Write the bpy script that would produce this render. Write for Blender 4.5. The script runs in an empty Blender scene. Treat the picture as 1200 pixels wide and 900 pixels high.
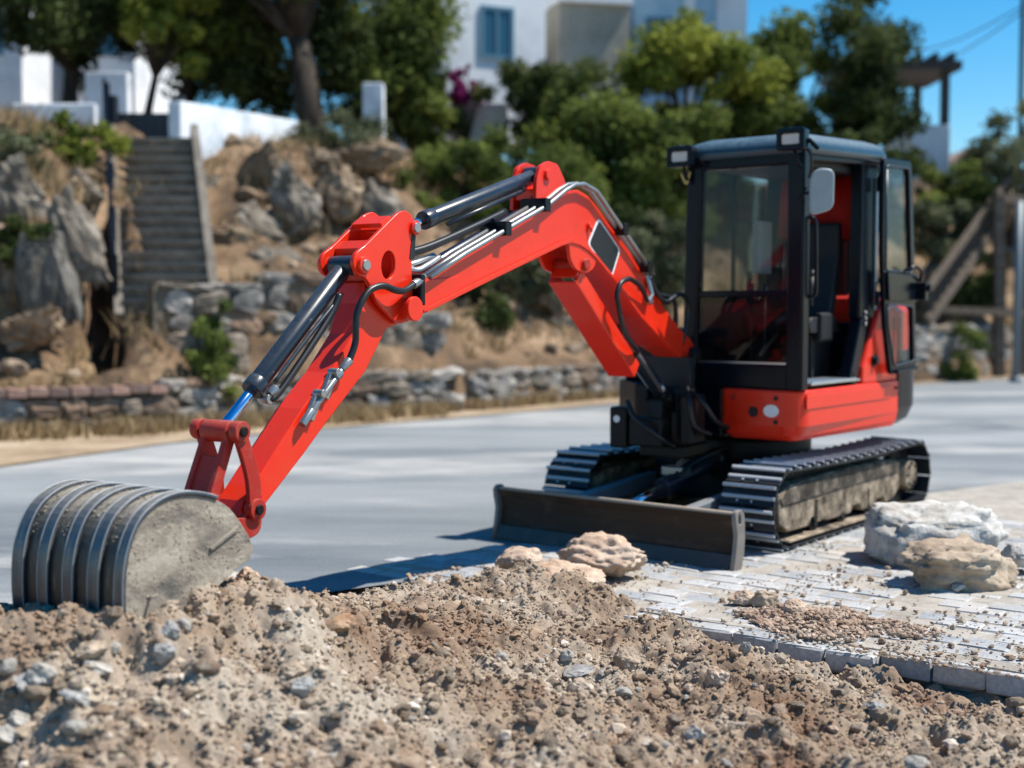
import bpy, bmesh, math, random
import numpy as np
from mathutils import Vector, Matrix
random.seed(7)
rng = np.random.default_rng(11)
R = math.radians
scene = bpy.context.scene
COL = scene.collection

# ------------------------------------------------------------------ camera
F_PX, HORIZON, CAM_H = 1534.0, 358.0, 1.55
PITCH = math.atan((450 - HORIZON) / F_PX)
cam = bpy.data.cameras.new("camera")
cam.sensor_width = 36.0
cam.lens = F_PX / 1200 * 36.0
cam.clip_start, cam.clip_end = 0.1, 3000
camo = bpy.data.objects.new("camera", cam)
COL.objects.link(camo)
camo.location = (0, 0, CAM_H)
camo.rotation_euler = (math.pi / 2 - PITCH, 0, 0)
cam.dof.use_dof = True
cam.dof.focus_distance = 6.0
cam.dof.aperture_fstop = (cam.lens / 1000) / 0.043      # entrance pupil about 43 mm
scene.camera = camo
# ------------------------------------------------------------------ light
SUN_H = Vector((0.98, 0.08, 0)).normalized()
SUN_EL = R(59)
SUN_DIR = Vector((SUN_H.x * math.cos(SUN_EL), SUN_H.y * math.cos(SUN_EL), math.sin(SUN_EL)))
w = bpy.data.worlds.new("World")
scene.world = w
w.use_nodes = True
nt = w.node_tree
sky = nt.nodes.new("ShaderNodeTexSky")
sky.sky_type = 'NISHITA'
sky.sun_disc = False
sky.sun_elevation = SUN_EL
sky.sun_rotation = math.atan2(SUN_H.x, SUN_H.y)
sky.air_density, sky.dust_density, sky.ozone_density = 1.0, 0.2, 3.0
hsv = nt.nodes.new("ShaderNodeHueSaturation")
hsv.inputs['Saturation'].default_value = 1.5
hsv.inputs['Hue'].default_value = 0.492
nt.links.new(sky.outputs[0], hsv.inputs['Color'])
nt.links.new(hsv.outputs[0], nt.nodes['Background'].inputs[0])
nt.nodes['Background'].inputs[1].default_value = 0.10
sl = bpy.data.lights.new("sun", 'SUN')
sl.energy, sl.angle, sl.color = 5.0, R(0.5), (1.0, 0.95, 0.87)
so = bpy.data.objects.new("sun", sl)
COL.objects.link(so)
so.rotation_euler = SUN_DIR.to_track_quat('Z', 'Y').to_euler()
so.location = (20, 5, 40)
vs = scene.view_settings
vs.view_transform, vs.look, vs.exposure, vs.gamma = 'Standard', 'None', 0.62, 1.0
vs.use_curve_mapping = False

# ------------------------------------------------------------------ geometry helpers
CT, ST = math.cos(PITCH), math.sin(PITCH)
def ray(px, py):
    a, b = (px - 600) / F_PX, (450 - py) / F_PX
    return Vector((a, CT + b * ST, -ST + b * CT))
def at(px, py, Y):                       # a world point seen at a photo pixel, at distance Y
    r = ray(px, py); k = Y / r.y
    return Vector((r.x * k, Y, CAM_H + r.z * k))

def tag(o, label=None, cat=None, group=None, kind=None):
    if label: o['label'] = label
    if cat: o['category'] = cat
    if group: o['group'] = group
    if kind: o['kind'] = kind
    return o
def empty(name, loc, rz=0.0, parent=None):
    o = bpy.data.objects.new(name, None); COL.objects.link(o)
    o.location = loc; o.rotation_euler = (0, 0, rz); o.empty_display_size = .1
    if parent: o.parent = parent
    return o

class MB:
    """collects simple solids into one mesh"""
    def __init__(s): s.v = []; s.f = []; s.sm = []
    def add(s, vs_, fs, smooth=False):
        n = len(s.v); s.v += [tuple(p) for p in vs_]
        for f in fs: s.f.append([i + n for i in f]); s.sm.append(smooth)
        return s
    def box(s, a, b):
        (x0, y0, z0), (x1, y1, z1) = a, b
        return s.add([(x0,y0,z0),(x1,y0,z0),(x1,y1,z0),(x0,y1,z0),(x0,y0,z1),(x1,y0,z1),(x1,y1,z1),(x0,y1,z1)],
                     [(0,3,2,1),(4,5,6,7),(0,1,5,4),(1,2,6,5),(2,3,7,6),(3,0,4,7)])
    def bar(s, p, q, wx, wy, up=(0,0,1)):
        p, q = Vector(p), Vector(q); d = (q - p).normalized(); up = Vector(up)
        if abs(d.dot(up)) > .98: up = Vector((1,0,0))
        x = d.cross(up).normalized(); y = x.cross(d)
        c = [(-1,-1),(1,-1),(1,1),(-1,1)]
        vs_ = [e + x*(i*wx/2) + y*(j*wy/2) for e in (p, q) for i, j in c]
        return s.add(vs_, [(0,1,2,3)[::-1],(4,5,6,7),(0,1,5,4),(1,2,6,5),(2,3,7,6),(3,0,4,7)])
    def tube(s, pts, r, n=10, caps=True, smooth=True):
        pts = [Vector(p) for p in pts]
        rs = r if isinstance(r, (list, tuple)) else [r]*len(pts)
        t0 = (pts[1]-pts[0]).normalized()
        x = t0.orthogonal().normalized()
        vs_ = []
        for i, p in enumerate(pts):
            a = pts[max(i-1,0)]; b = pts[min(i+1,len(pts)-1)]
            t = (b-a).normalized()
            x = (x - t*x.dot(t)).normalized(); y = t.cross(x)
            vs_ += [p + (x*math.cos(2*math.pi*k/n) + y*math.sin(2*math.pi*k/n))*rs[i] for k in range(n)]
        fs = [(i*n+k, i*n+(k+1)%n, (i+1)*n+(k+1)%n, (i+1)*n+k) for i in range(len(pts)-1) for k in range(n)]
        s.add(vs_, fs, smooth)
        if caps:
            m = len(s.v) - len(vs_)
            s.f.append([m+k for k in range(n)][::-1]); s.sm.append(False)
            s.f.append([m+(len(pts)-1)*n+k for k in range(n)]); s.sm.append(False)
        return s
    def prism(s, outline, w0, w1, axis='y'):
        """outline in (a,b) = (x,z) for axis y, (x,y) for axis z"""
        n = len(outline)
        if axis == 'y': mk = lambda a, b, c: (a, c, b)
        elif axis == 'z': mk = lambda a, b, c: (a, b, c)
        else: mk = lambda a, b, c: (c, a, b)
        vs_ = [mk(a, b, w0) for a, b in outline] + [mk(a, b, w1) for a, b in outline]
        area = sum(outline[i][0]*outline[(i+1)%n][1]-outline[(i+1)%n][0]*outline[i][1] for i in range(n))
        fs = [tuple(range(n)), tuple(range(2*n-1, n-1, -1))] + [(i, i+n, (i+1)%n+n, (i+1)%n) for i in range(n)]
        return s.add(vs_, fs)
    def build(s, name, mat, parent=None, bevel=0, seg=2, smooth_angle=None):
        me = bpy.data.meshes.new(name); me.from_pydata(s.v, [], s.f); me.validate()
        bm = bmesh.new(); bm.from_mesh(me); bmesh.ops.recalc_face_normals(bm, faces=bm.faces); bm.to_mesh(me); bm.free()
        for p, q in zip(me.polygons, s.sm): p.use_smooth = q
        return link(name, me, mat, parent, bevel, seg)
def link(name, me, mat, parent=None, bevel=0, seg=2):
    o = bpy.data.objects.new(name, me); COL.objects.link(o)
    if mat is not None and not me.materials: me.materials.append(mat)
    if parent is not None: o.parent = parent
    if bevel:
        m = o.modifiers.new("bevel", 'BEVEL'); m.width = bevel; m.segments = seg; m.limit_method = 'ANGLE'; m.angle_limit = R(40)
        m.harden_normals = False
    return o
def copy_of(o, parent=None, loc=None):
    c = o.copy(); COL.objects.link(c)
    if parent is not None: c.parent = parent
    if loc is not None: c.location = loc
    return c
def smooth_path(pts, k=6, closed=False):
    pts = [Vector(p) for p in pts]; out = []; n = len(pts)
    for i in range(n if closed else n-1):
        g = (lambda j: pts[j % n]) if closed else (lambda j: pts[min(max(j,0),n-1)])
        p0, p1, p2, p3 = g(i-1), g(i), g(i+1), g(i+2)
        for j in range(k):
            t = j/k
            out.append(.5*((2*p1)+(-p0+p2)*t+(2*p0-5*p1+4*p2-p3)*t*t+(-p0+3*p1-3*p2+p3)*t**3))
    if not closed: out.append(pts[-1])
    return out
def plate_with_holes(name, outline, holes, w0, w1, mat, parent, bevel=.004):
    """plate in the x-z plane, with real holes, from a filled 2D curve"""
    cu = bpy.data.curves.new(name, 'CURVE'); cu.dimensions = '2D'; cu.fill_mode = 'BOTH'
    cu.extrude = abs(w1-w0)/2 - bevel; cu.bevel_depth = bevel; cu.bevel_resolution = 1; cu.offset = -bevel
    for ol in [outline]+holes:
        sp = cu.splines.new('POLY'); sp.points.add(len(ol)-1); sp.use_cyclic_u = True
        for p, (a, b) in zip(sp.points, ol): p.co = (a, b, 0, 1)
    t = bpy.data.objects.new("t", cu); COL.objects.link(t)
    dg = bpy.context.evaluated_depsgraph_get(); dg.update()
    me = bpy.data.meshes.new_from_object(t.evaluated_get(dg)); bpy.data.objects.remove(t)
    for v in me.vertices:
        x, y, z = v.co; v.co = (x, (w0+w1)/2 - z, y)
    me.materials.clear(); me.name = name
    return link(name, me, mat, parent)
def ellipse(cx, cz, a, b, n=20, rot=0):
    return [(cx+a*math.cos(2*math.pi*i/n)*math.cos(rot)-b*math.sin(2*math.pi*i/n)*math.sin(rot),
             cz+a*math.cos(2*math.pi*i/n)*math.sin(rot)+b*math.sin(2*math.pi*i/n)*math.cos(rot)) for i in range(n)]
def arr_mesh(name, V, Fq, smooth=False, tint=None):
    """fast mesh from numpy arrays; Fq is (n,3) or (n,4); tint one value per vertex"""
    me = bpy.data.meshes.new(name); k = Fq.shape[1]
    me.vertices.add(len(V)); me.vertices.foreach_set('co', np.ascontiguousarray(V, dtype=np.float32).ravel())
    me.loops.add(Fq.size); me.loops.foreach_set('vertex_index', np.ascontiguousarray(Fq, dtype=np.int32).ravel())
    me.polygons.add(len(Fq)); me.polygons.foreach_set('loop_start', np.arange(0, Fq.size, k, dtype=np.int32))
    if tint is not None:
        a = me.attributes.new('tint', 'FLOAT', 'POINT'); a.data.foreach_set('value', np.asarray(tint, dtype=np.float32))
    me.update(calc_edges=True)
    me.polygons.foreach_set('use_smooth', np.full(len(Fq), smooth))
    return me
# gradient noise, 2D and 3D by numpy
_perm = rng.permutation(512)
def _h(i, j, k=0): return _perm[(_perm[(_perm[i & 511] + j) & 511] + k) & 511]
def noise2(x, y):
    xi, yi = np.floor(x).astype(int), np.floor(y).astype(int); fx, fy = x-xi, y-yi
    u, v = fx*fx*fx*(fx*(fx*6-15)+10), fy*fy*fy*(fy*(fy*6-15)+10)
    def g(i, j, dx, dy):
        a = _h(i, j)*(2*math.pi/512); return np.cos(a)*dx+np.sin(a)*dy
    a = g(xi, yi, fx, fy); b = g(xi+1, yi, fx-1, fy); c = g(xi, yi+1, fx, fy-1); d = g(xi+1, yi+1, fx-1, fy-1)
    return (a+(b-a)*u)+((c+(d-c)*u)-(a+(b-a)*u))*v*1.0
def noise3(p):
    i = np.floor(p).astype(int); f = p-i; u = f*f*(3-2*f); r = 0
    for dx in (0,1):
        for dy in (0,1):
            for dz in (0,1):
                v = _h(i[:,0]+dx, i[:,1]+dy, i[:,2]+dz)/255.5-1
                r = r + v*(u[:,0] if dx else 1-u[:,0])*(u[:,1] if dy else 1-u[:,1])*(u[:,2] if dz else 1-u[:,2])
    return r
def ico(sub):
    bm = bmesh.new(); bmesh.ops.create_icosphere(bm, subdivisions=sub, radius=1)
    V = np.array([v.co[:] for v in bm.verts]); Fx = np.array([[v.index for v in f.verts] for f in bm.faces]); bm.free()
    return V, Fx
ICO = {k: ico(k) for k in (1, 2, 3, 4, 5)}
def rock_arrays(seed, sub=3, size=(1,1,1), cuts=9, rough=.12, depth=(.62,.9), fine=.03, boxy=0, ledge=0, crack=0):
    r = np.random.default_rng(seed); V, Fx = ICO[sub]; V = V.copy()
    if boxy:
        V = np.sign(V)*np.abs(V)**(1-boxy); V /= np.abs(V).max()/1.0
    if ledge:
        q = np.floor(V[:,2]*2.4+.6*noise3(V*1.3+r.uniform(0,50,3))); V[:,:2] *= (1-.10*ledge*((q*1.7)%1.0)-.05*ledge*q)[:,None]
    for _ in range(cuts):
        n = r.normal(size=3); n /= np.linalg.norm(n); d = r.uniform(*depth)
        e = V@n-d; m = e > 0; V[m] -= np.outer(e[m], n)*.93
    V += V*(noise3(V*1.7+r.uniform(0,50,3))*rough)[:,None]
    V += V*(noise3(V*5.0+r.uniform(0,50,3))*fine*1.3)[:,None] + V*(noise3(V*13.0+r.uniform(0,50,3))*fine*.7)[:,None]
    if crack:
        c1 = noise3(V*1.9+r.uniform(0,50,3)); c2 = noise3(V*3.7+r.uniform(0,50,3))
        V *= (1-crack*(np.exp(-(c1/.05)**2)+.6*np.exp(-(c2/.05)**2)))[:,None]
    return V*np.array(size), Fx
# ------------------------------------------------------------------ materials
def mat_new(name):
    m = bpy.data.materials.new(name); m.use_nodes = True
    return m, m.node_tree, m.node_tree.nodes['Principled BSDF']
def ramp(nt, fac, stops):
    n = nt.nodes.new('ShaderNodeValToRGB'); cr = n.color_ramp
    while len(cr.elements) < len(stops): cr.elements.new(.5)
    for e, (p, c) in zip(cr.elements, stops): e.position = p; e.color = (*c, 1) if len(c) == 3 else c
    nt.links.new(fac, n.inputs[0]); return n.outputs[0]
def tex(nt, kind='noise', scale=5, detail=6, rough=.6, coord='Object', stretch=None, dist=0):
    tc = nt.nodes.new('ShaderNodeTexCoord'); out = tc.outputs[coord]
    if stretch:
        mp = nt.nodes.new('ShaderNodeMapping'); mp.inputs['Scale'].default_value = stretch[:3]
        if len(stretch) > 3: mp.inputs['Rotation'].default_value = (0, 0, stretch[3])
        nt.links.new(out, mp.inputs[0]); out = mp.outputs[0]
    if kind == 'noise':
        n = nt.nodes.new('ShaderNodeTexNoise'); n.inputs['Scale'].default_value = scale
        n.inputs['Detail'].default_value = detail; n.inputs['Roughness'].default_value = rough; n.inputs['Distortion'].default_value = dist
        nt.links.new(out, n.inputs['Vector']); return n.outputs['Fac']
    n = nt.nodes.new('ShaderNodeTexVoronoi'); n.inputs['Scale'].default_value = scale
    nt.links.new(out, n.inputs['Vector']); return n.outputs['Distance']
def mix(nt, fac, a, b, mode='MIX'):
    n = nt.nodes.new('ShaderNodeMix'); n.data_type = 'RGBA'; n.blend_type = mode
    if isinstance(fac, float): n.inputs[0].default_value = fac
    else: nt.links.new(fac, n.inputs[0])
    for i, c in ((6, a), (7, b)):
        if isinstance(c, tuple): n.inputs[i].default_value = (*c, 1)
        else: nt.links.new(c, n.inputs[i])
    return n.outputs[2]
def math_n(nt, op, a, b=None):
    n = nt.nodes.new('ShaderNodeMath'); n.operation = op; n.use_clamp = op != 'ADD'
    for i, c in enumerate((a, b)):
        if c is None: continue
        if isinstance(c, (int, float)): n.inputs[i].default_value = c
        else: nt.links.new(c, n.inputs[i])
    return n.outputs[0]
def bump(nt, bs, height, strength=.3, dist=.01):
    b = nt.nodes.new('ShaderNodeBump'); b.inputs['Strength'].default_value = strength; b.inputs['Distance'].default_value = dist
    nt.links.new(height, b.inputs['Height']); nt.links.new(b.outputs[0], bs.inputs['Normal'])
def upness(nt):
    g = nt.nodes.new('ShaderNodeNewGeometry'); s = nt.nodes.new('ShaderNodeSeparateXYZ')
    nt.links.new(g.outputs['Normal'], s.inputs[0]); return s.outputs['Z']
def metalpaint(name, col, dust=(.42,.36,.28), rough=.3, dust_amt=.35, up_amt=.6, metallic=0, scratch=None, spec=.5, coat=.0, scale=3, stretch=None):
    """painted or bare metal with grime and settled dust"""
    m, nt, bs = mat_new(name)
    n1 = tex(nt, scale=scale, detail=10, rough=.7, stretch=stretch); n2 = tex(nt, scale=28, detail=6, rough=.7, stretch=stretch)
    c = mix(nt, ramp(nt, n1, [(.3,(0,0,0)),(.7,(1,1,1))]), tuple(x*.9 for x in col), tuple(min(1, x*1.08) for x in col))
    d1 = ramp(nt, n1, [(.52,(0,0,0)),(.75,(1,1,1))])
    up = ramp(nt, upness(nt), [(.3,(0,0,0)),(.95,(1,1,1))])
    upd = math_n(nt, 'MULTIPLY', math_n(nt, 'MULTIPLY', up, ramp(nt, n2, [(.3,(.2,)*3),(.7,(1,)*3)])), up_amt)
    dd = math_n(nt, 'MAXIMUM', math_n(nt, 'MULTIPLY', d1, dust_amt), upd)
    c = mix(nt, dd, c, dust)
    if scratch:
        c = mix(nt, math_n(nt, 'MULTIPLY', ramp(nt, n2, [(.66,(0,0,0)),(.72,(1,1,1))]), .8), c, scratch)
    nt.links.new(c, bs.inputs['Base Color'])
    nt.links.new(math_n(nt, 'ADD', math_n(nt, 'MULTIPLY', dd, .6), rough), bs.inputs['Roughness'])
    bs.inputs['Metallic'].default_value = metallic; bs.inputs['Specular IOR Level'].default_value = spec
    if coat: bs.inputs['Coat Weight'].default_value = coat; bs.inputs['Coat Roughness'].default_value = .12
    bump(nt, bs, n2, .08, .004)
    return m
def mineral(name, cols, scale=4, fine=40, rough=.92, bstr=.5, bdist=.01, tint=None, coord='Object', stretch=None, rand=0, speck=None):
    """earthy stone, soil, concrete: three colours by noise, fine grain, optional vertex tint and per-object variation"""
    m, nt, bs = mat_new(name)
    n1 = tex(nt, scale=scale, detail=8, rough=.65, coord=coord, stretch=stretch); n2 = tex(nt, scale=fine, detail=5, rough=.7, coord=coord)
    c = ramp(nt, n1, [(.32, cols[0]), (.5, cols[1]), (.68, cols[2])])
    c = mix(nt, .55, c, ramp(nt, n2, [(.3, (.35,)*3), (.7, (.68,)*3)]), 'OVERLAY')
    if tint:
        a = nt.nodes.new('ShaderNodeAttribute'); a.attribute_name = 'tint'
        c = mix(nt, 1.0, c, ramp(nt, a.outputs['Fac'], tint), 'MULTIPLY')
    if speck:
        c = mix(nt, ramp(nt, n2, [(.62,(0,0,0)),(.68,(1,1,1))]), c, speck)
    if rand:
        oi = nt.nodes.new('ShaderNodeObjectInfo')
        c = mix(nt, 1.0, c, ramp(nt, oi.outputs['Random'], [(0, (1-rand,1-rand*.9,1-rand*.8)), (.5,(1,.98,.95)), (1, (1+rand*.3,1+rand*.25,1+rand*.2))]), 'MULTIPLY')
    nt.links.new(c, bs.inputs['Base Color']); bs.inputs['Roughness'].default_value = rough
    bs.inputs['Specular IOR Level'].default_value = .25
    if bstr: bump(nt, bs, mix(nt, .5, n1, n2), bstr, bdist)
    return m
def plain(name, col, rough=.5, metallic=0, spec=.5):
    m, nt, bs = mat_new(name); n = tex(nt, scale=12, detail=5)
    nt.links.new(mix(nt, n, tuple(c*.8 for c in col), tuple(min(1,c*1.15) for c in col)), bs.inputs['Base Color'])
    bs.inputs['Roughness'].default_value = rough; bs.inputs['Metallic'].default_value = metallic
    bs.inputs['Specular IOR Level'].default_value = spec
    return m
def glass(name, tint=(.62,.68,.7), dirt=.12, index=1.33):
    m, nt, bs = mat_new(name); nt.nodes.remove(bs)
    out = nt.nodes['Material Output']
    tr = nt.nodes.new('ShaderNodeBsdfTransparent'); tr.inputs[0].default_value = (*tint, 1)
    gl = nt.nodes.new('ShaderNodeBsdfGlossy'); gl.inputs['Roughness'].default_value = .03
    df = nt.nodes.new('ShaderNodeBsdfDiffuse'); df.inputs[0].default_value = (.5,.47,.42,1)
    fr = nt.nodes.new('ShaderNodeFresnel'); gb = nt.nodes.new('ShaderNodeNewGeometry')     # a pane reflects alike from both of its faces
    ior = nt.nodes.new('ShaderNodeMapRange'); ior.inputs[3].default_value = index; ior.inputs[4].default_value = 1/index
    nt.links.new(gb.outputs['Backfacing'], ior.inputs[0]); nt.links.new(ior.outputs[0], fr.inputs[0])
    a = nt.nodes.new('ShaderNodeMixShader'); nt.links.new(fr.outputs[0], a.inputs[0]); nt.links.new(tr.outputs[0], a.inputs[1]); nt.links.new(gl.outputs[0], a.inputs[2])
    b = nt.nodes.new('ShaderNodeMixShader')
    nt.links.new(math_n(nt, 'MULTIPLY', ramp(nt, tex(nt, scale=5, detail=8), [(.35,(.1,)*3),(.75,(1,)*3)]), dirt), b.inputs[0])
    nt.links.new(a.outputs[0], b.inputs[1]); nt.links.new(df.outputs[0], b.inputs[2]); nt.links.new(b.outputs[0], out.inputs[0])
    return m
def leafmat(name, dark, light, trans=.25):
    m, nt, bs = mat_new(name)
    a = nt.nodes.new('ShaderNodeAttribute'); a.attribute_name = 'tint'
    c = ramp(nt, a.outputs['Fac'], [(0, dark), (1, light)])
    nt.links.new(c, bs.inputs['Base Color']); bs.inputs['Roughness'].default_value = .75; bs.inputs['Specular IOR Level'].default_value = .12
    tl = nt.nodes.new('ShaderNodeBsdfTranslucent'); nt.links.new(c, tl.inputs[0])
    ms = nt.nodes.new('ShaderNodeMixShader'); ms.inputs[0].default_value = trans
    nt.links.new(bs.outputs[0], ms.inputs[1]); nt.links.new(tl.outputs[0], ms.inputs[2]); nt.links.new(ms.outputs[0], nt.nodes['Material Output'].inputs[0])
    return m
RED = metalpaint("red_paint", (.70,.022,.004), dust=(.36,.08,.03), rough=.34, dust_amt=.30, up_amt=.30, coat=.15, spec=.35, scratch=(.30,.012,.006), scale=4)
REDOLD = metalpaint("worn_red_paint", (.36,.022,.014), dust=(.22,.14,.10), rough=.5, dust_amt=.65, up_amt=.5, scratch=(.12,.06,.05), scale=8, spec=.3)
BLACK = metalpaint("black_paint", (.0035,.006,.011), dust=(.10,.115,.13), rough=.22, dust_amt=.02, up_amt=.06, spec=.14)
ROOFM = metalpaint("sky_tinted_roof_paint", (.02,.045,.065), dust=(.11,.19,.24), rough=.33, dust_amt=.08, up_amt=.7)  # upward faces tinted pale blue: sky reflection put into the dust colour
CYL = metalpaint("cylinder_paint", (.009,.016,.028), dust=(.3,.3,.3), rough=.3, dust_amt=.08, up_amt=.18, scratch=(.16,.17,.18))
CHROME = plain("chrome", (.7,.72,.75), .12, 1.0)
CHROMEB = plain("chrome_rod", (.35,.55,.8), .12, 1.0)
STEEL = metalpaint("pipe_steel", (.33,.34,.34), dust=(.4,.36,.3), rough=.32, dust_amt=.2, up_amt=.2, metallic=.75)
RUBBER = plain("rubber_hose", (.009,.0095,.011), .4, 0, .4)
DARK = plain("dark_interior", (.007,.008,.010), .6)
GREASE = metalpaint("greasy_steel", (.008,.008,.009), dust=(.07,.06,.05), rough=.45, dust_amt=.25, up_amt=.25, metallic=.2, spec=.25)
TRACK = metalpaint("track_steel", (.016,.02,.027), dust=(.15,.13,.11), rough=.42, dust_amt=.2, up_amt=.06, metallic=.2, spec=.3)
GROUSER = metalpaint("lit_worn_grouser_steel", (.46,.49,.52), dust=(.3,.27,.23), rough=.4, dust_amt=.25, up_amt=.1, metallic=.15)
MUD = mineral("dried_mud", [(.04,.031,.023),(.21,.165,.118),(.45,.37,.27)], scale=10, fine=34, bstr=1.0, bdist=.02)
MUDDK = mineral("dark_caked_grease", [(.018,.015,.013),(.07,.058,.046),(.26,.215,.165)], scale=7, fine=30, bstr=1.0, bdist=.015)
BLADE = metalpaint("blade_steel", (.040,.026,.018), dust=(.15,.105,.072), rough=.62, dust_amt=.7, up_amt=.5, scratch=(.16,.12,.09), scale=5, spec=.18, stretch=(1,.5,1.6))
BUCKET = metalpaint("bucket_steel", (.03,.031,.032), dust=(.47,.41,.325), rough=.42, dust_amt=.6, up_amt=1.0, metallic=.35, scratch=(.22,.19,.15), scale=5, stretch=(.7,4,.7))
BUCKETSIDE = mineral("mud_caked_steel", [(.105,.098,.085),(.29,.25,.20),(.44,.39,.315)], scale=3.2, fine=26, rough=.65, bstr=.9, bdist=.015, stretch=(1,1,2.2))
STRIP = metalpaint("polished_strip_steel", (.075,.09,.11), dust=(.45,.40,.32), rough=.3, dust_amt=.6, up_amt=.85, metallic=.6, scratch=(.03,.03,.035), scale=5, stretch=(.5,5,.5))
EDGEB = metalpaint("bright_worn_steel", (.30,.32,.34), dust=(.36,.31,.24), rough=.5, dust_amt=1.0, up_amt=.5, metallic=.3, scale=14, scratch=(.06,.06,.06))
WHITE = plain("white_print", (.75,.77,.78), .4)
LENS = plain("lamp_lens", (.50,.48,.44), .12)
MIRR = plain("mirror_back", (.26,.31,.33), .45)
SEATM = plain("seat_vinyl", (.010,.010,.012), .55)
REDIN = plain("red_inner_trim", (.36,.008,.005), .6, 0, .2)
ALU = plain("tread_plate", (.55,.57,.58), .3, .9)
GLASS = glass("cab_glass", (.84,.86,.86), .008, 1.28)
GLASSD = glass("lower_screen_glass", (.34,.36,.38), .02)
GLASSH = glass("door_glass", (.80,.86,.90), .01, 1.22)
# ================================================================== EXCAVATOR
# machine frame: x forward, y to its left, z up
EX = empty("excavator", (1.735, 9.603, 0), R(270-38.3))
tag(EX, "red and black crawler mini excavator with its bucket resting on the soil heap", "excavator")

# ---------------------------------------------------------------- crawler tracks
def track_path(n, half=1.06, Rr=.235, zc=.265):
    per = 4*half + 2*math.pi*Rr
    out = []
    for i in range(n):
        s = per*i/n
        if s < 2*half: x, z, a = half-s, zc+Rr, math.pi; z -= .018*math.sin(math.pi*s/(2*half))
        elif s < 2*half+math.pi*Rr:
            t = (s-2*half)/Rr; x, z, a = -half-Rr*math.sin(t), zc+Rr*math.cos(t), math.pi+t
        elif s < 4*half+math.pi*Rr:
            x, z, a = -half+(s-2*half-math.pi*Rr), zc-Rr, 2*math.pi
        else:
            t = (s-4*half-math.pi*Rr)/Rr; x, z, a = half+Rr*math.sin(t), zc-Rr*math.cos(t), t
        out.append((x, z, a))
    return out
def shoe_mesh():
    b = MB(); W = .186
    b.prism([(-.066,0),(.066,0),(.066,.012),(-.066,.012)], -W, W)
    me = b.build("track_shoe", TRACK); 
    g = MB()
    for c, h in ((-.052, .042), (.014, .024)):
        g.prism([(c-.015,.012),(c+.017,.012),(c+.013,h-.011),(c-.011,h-.011)], -W+.002, W-.002); g.prism([(c-.011,h-.0108),(c+.013,h-.0108),(c+.009,h),(c-.007,h)], -W+.003, W-.003)
    for y in (-.07, .03):
        for c in (-.022, .043):
            g.tube([(c, y, .012), (c, y, .021)], .009, 6)
    n = g.build("grouser", GROUSER)
    for o in (me, n): 
        m = o.data; bpy.data.objects.remove(o); yield m
SHOE, GROUS = list(shoe_mesh())
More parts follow.
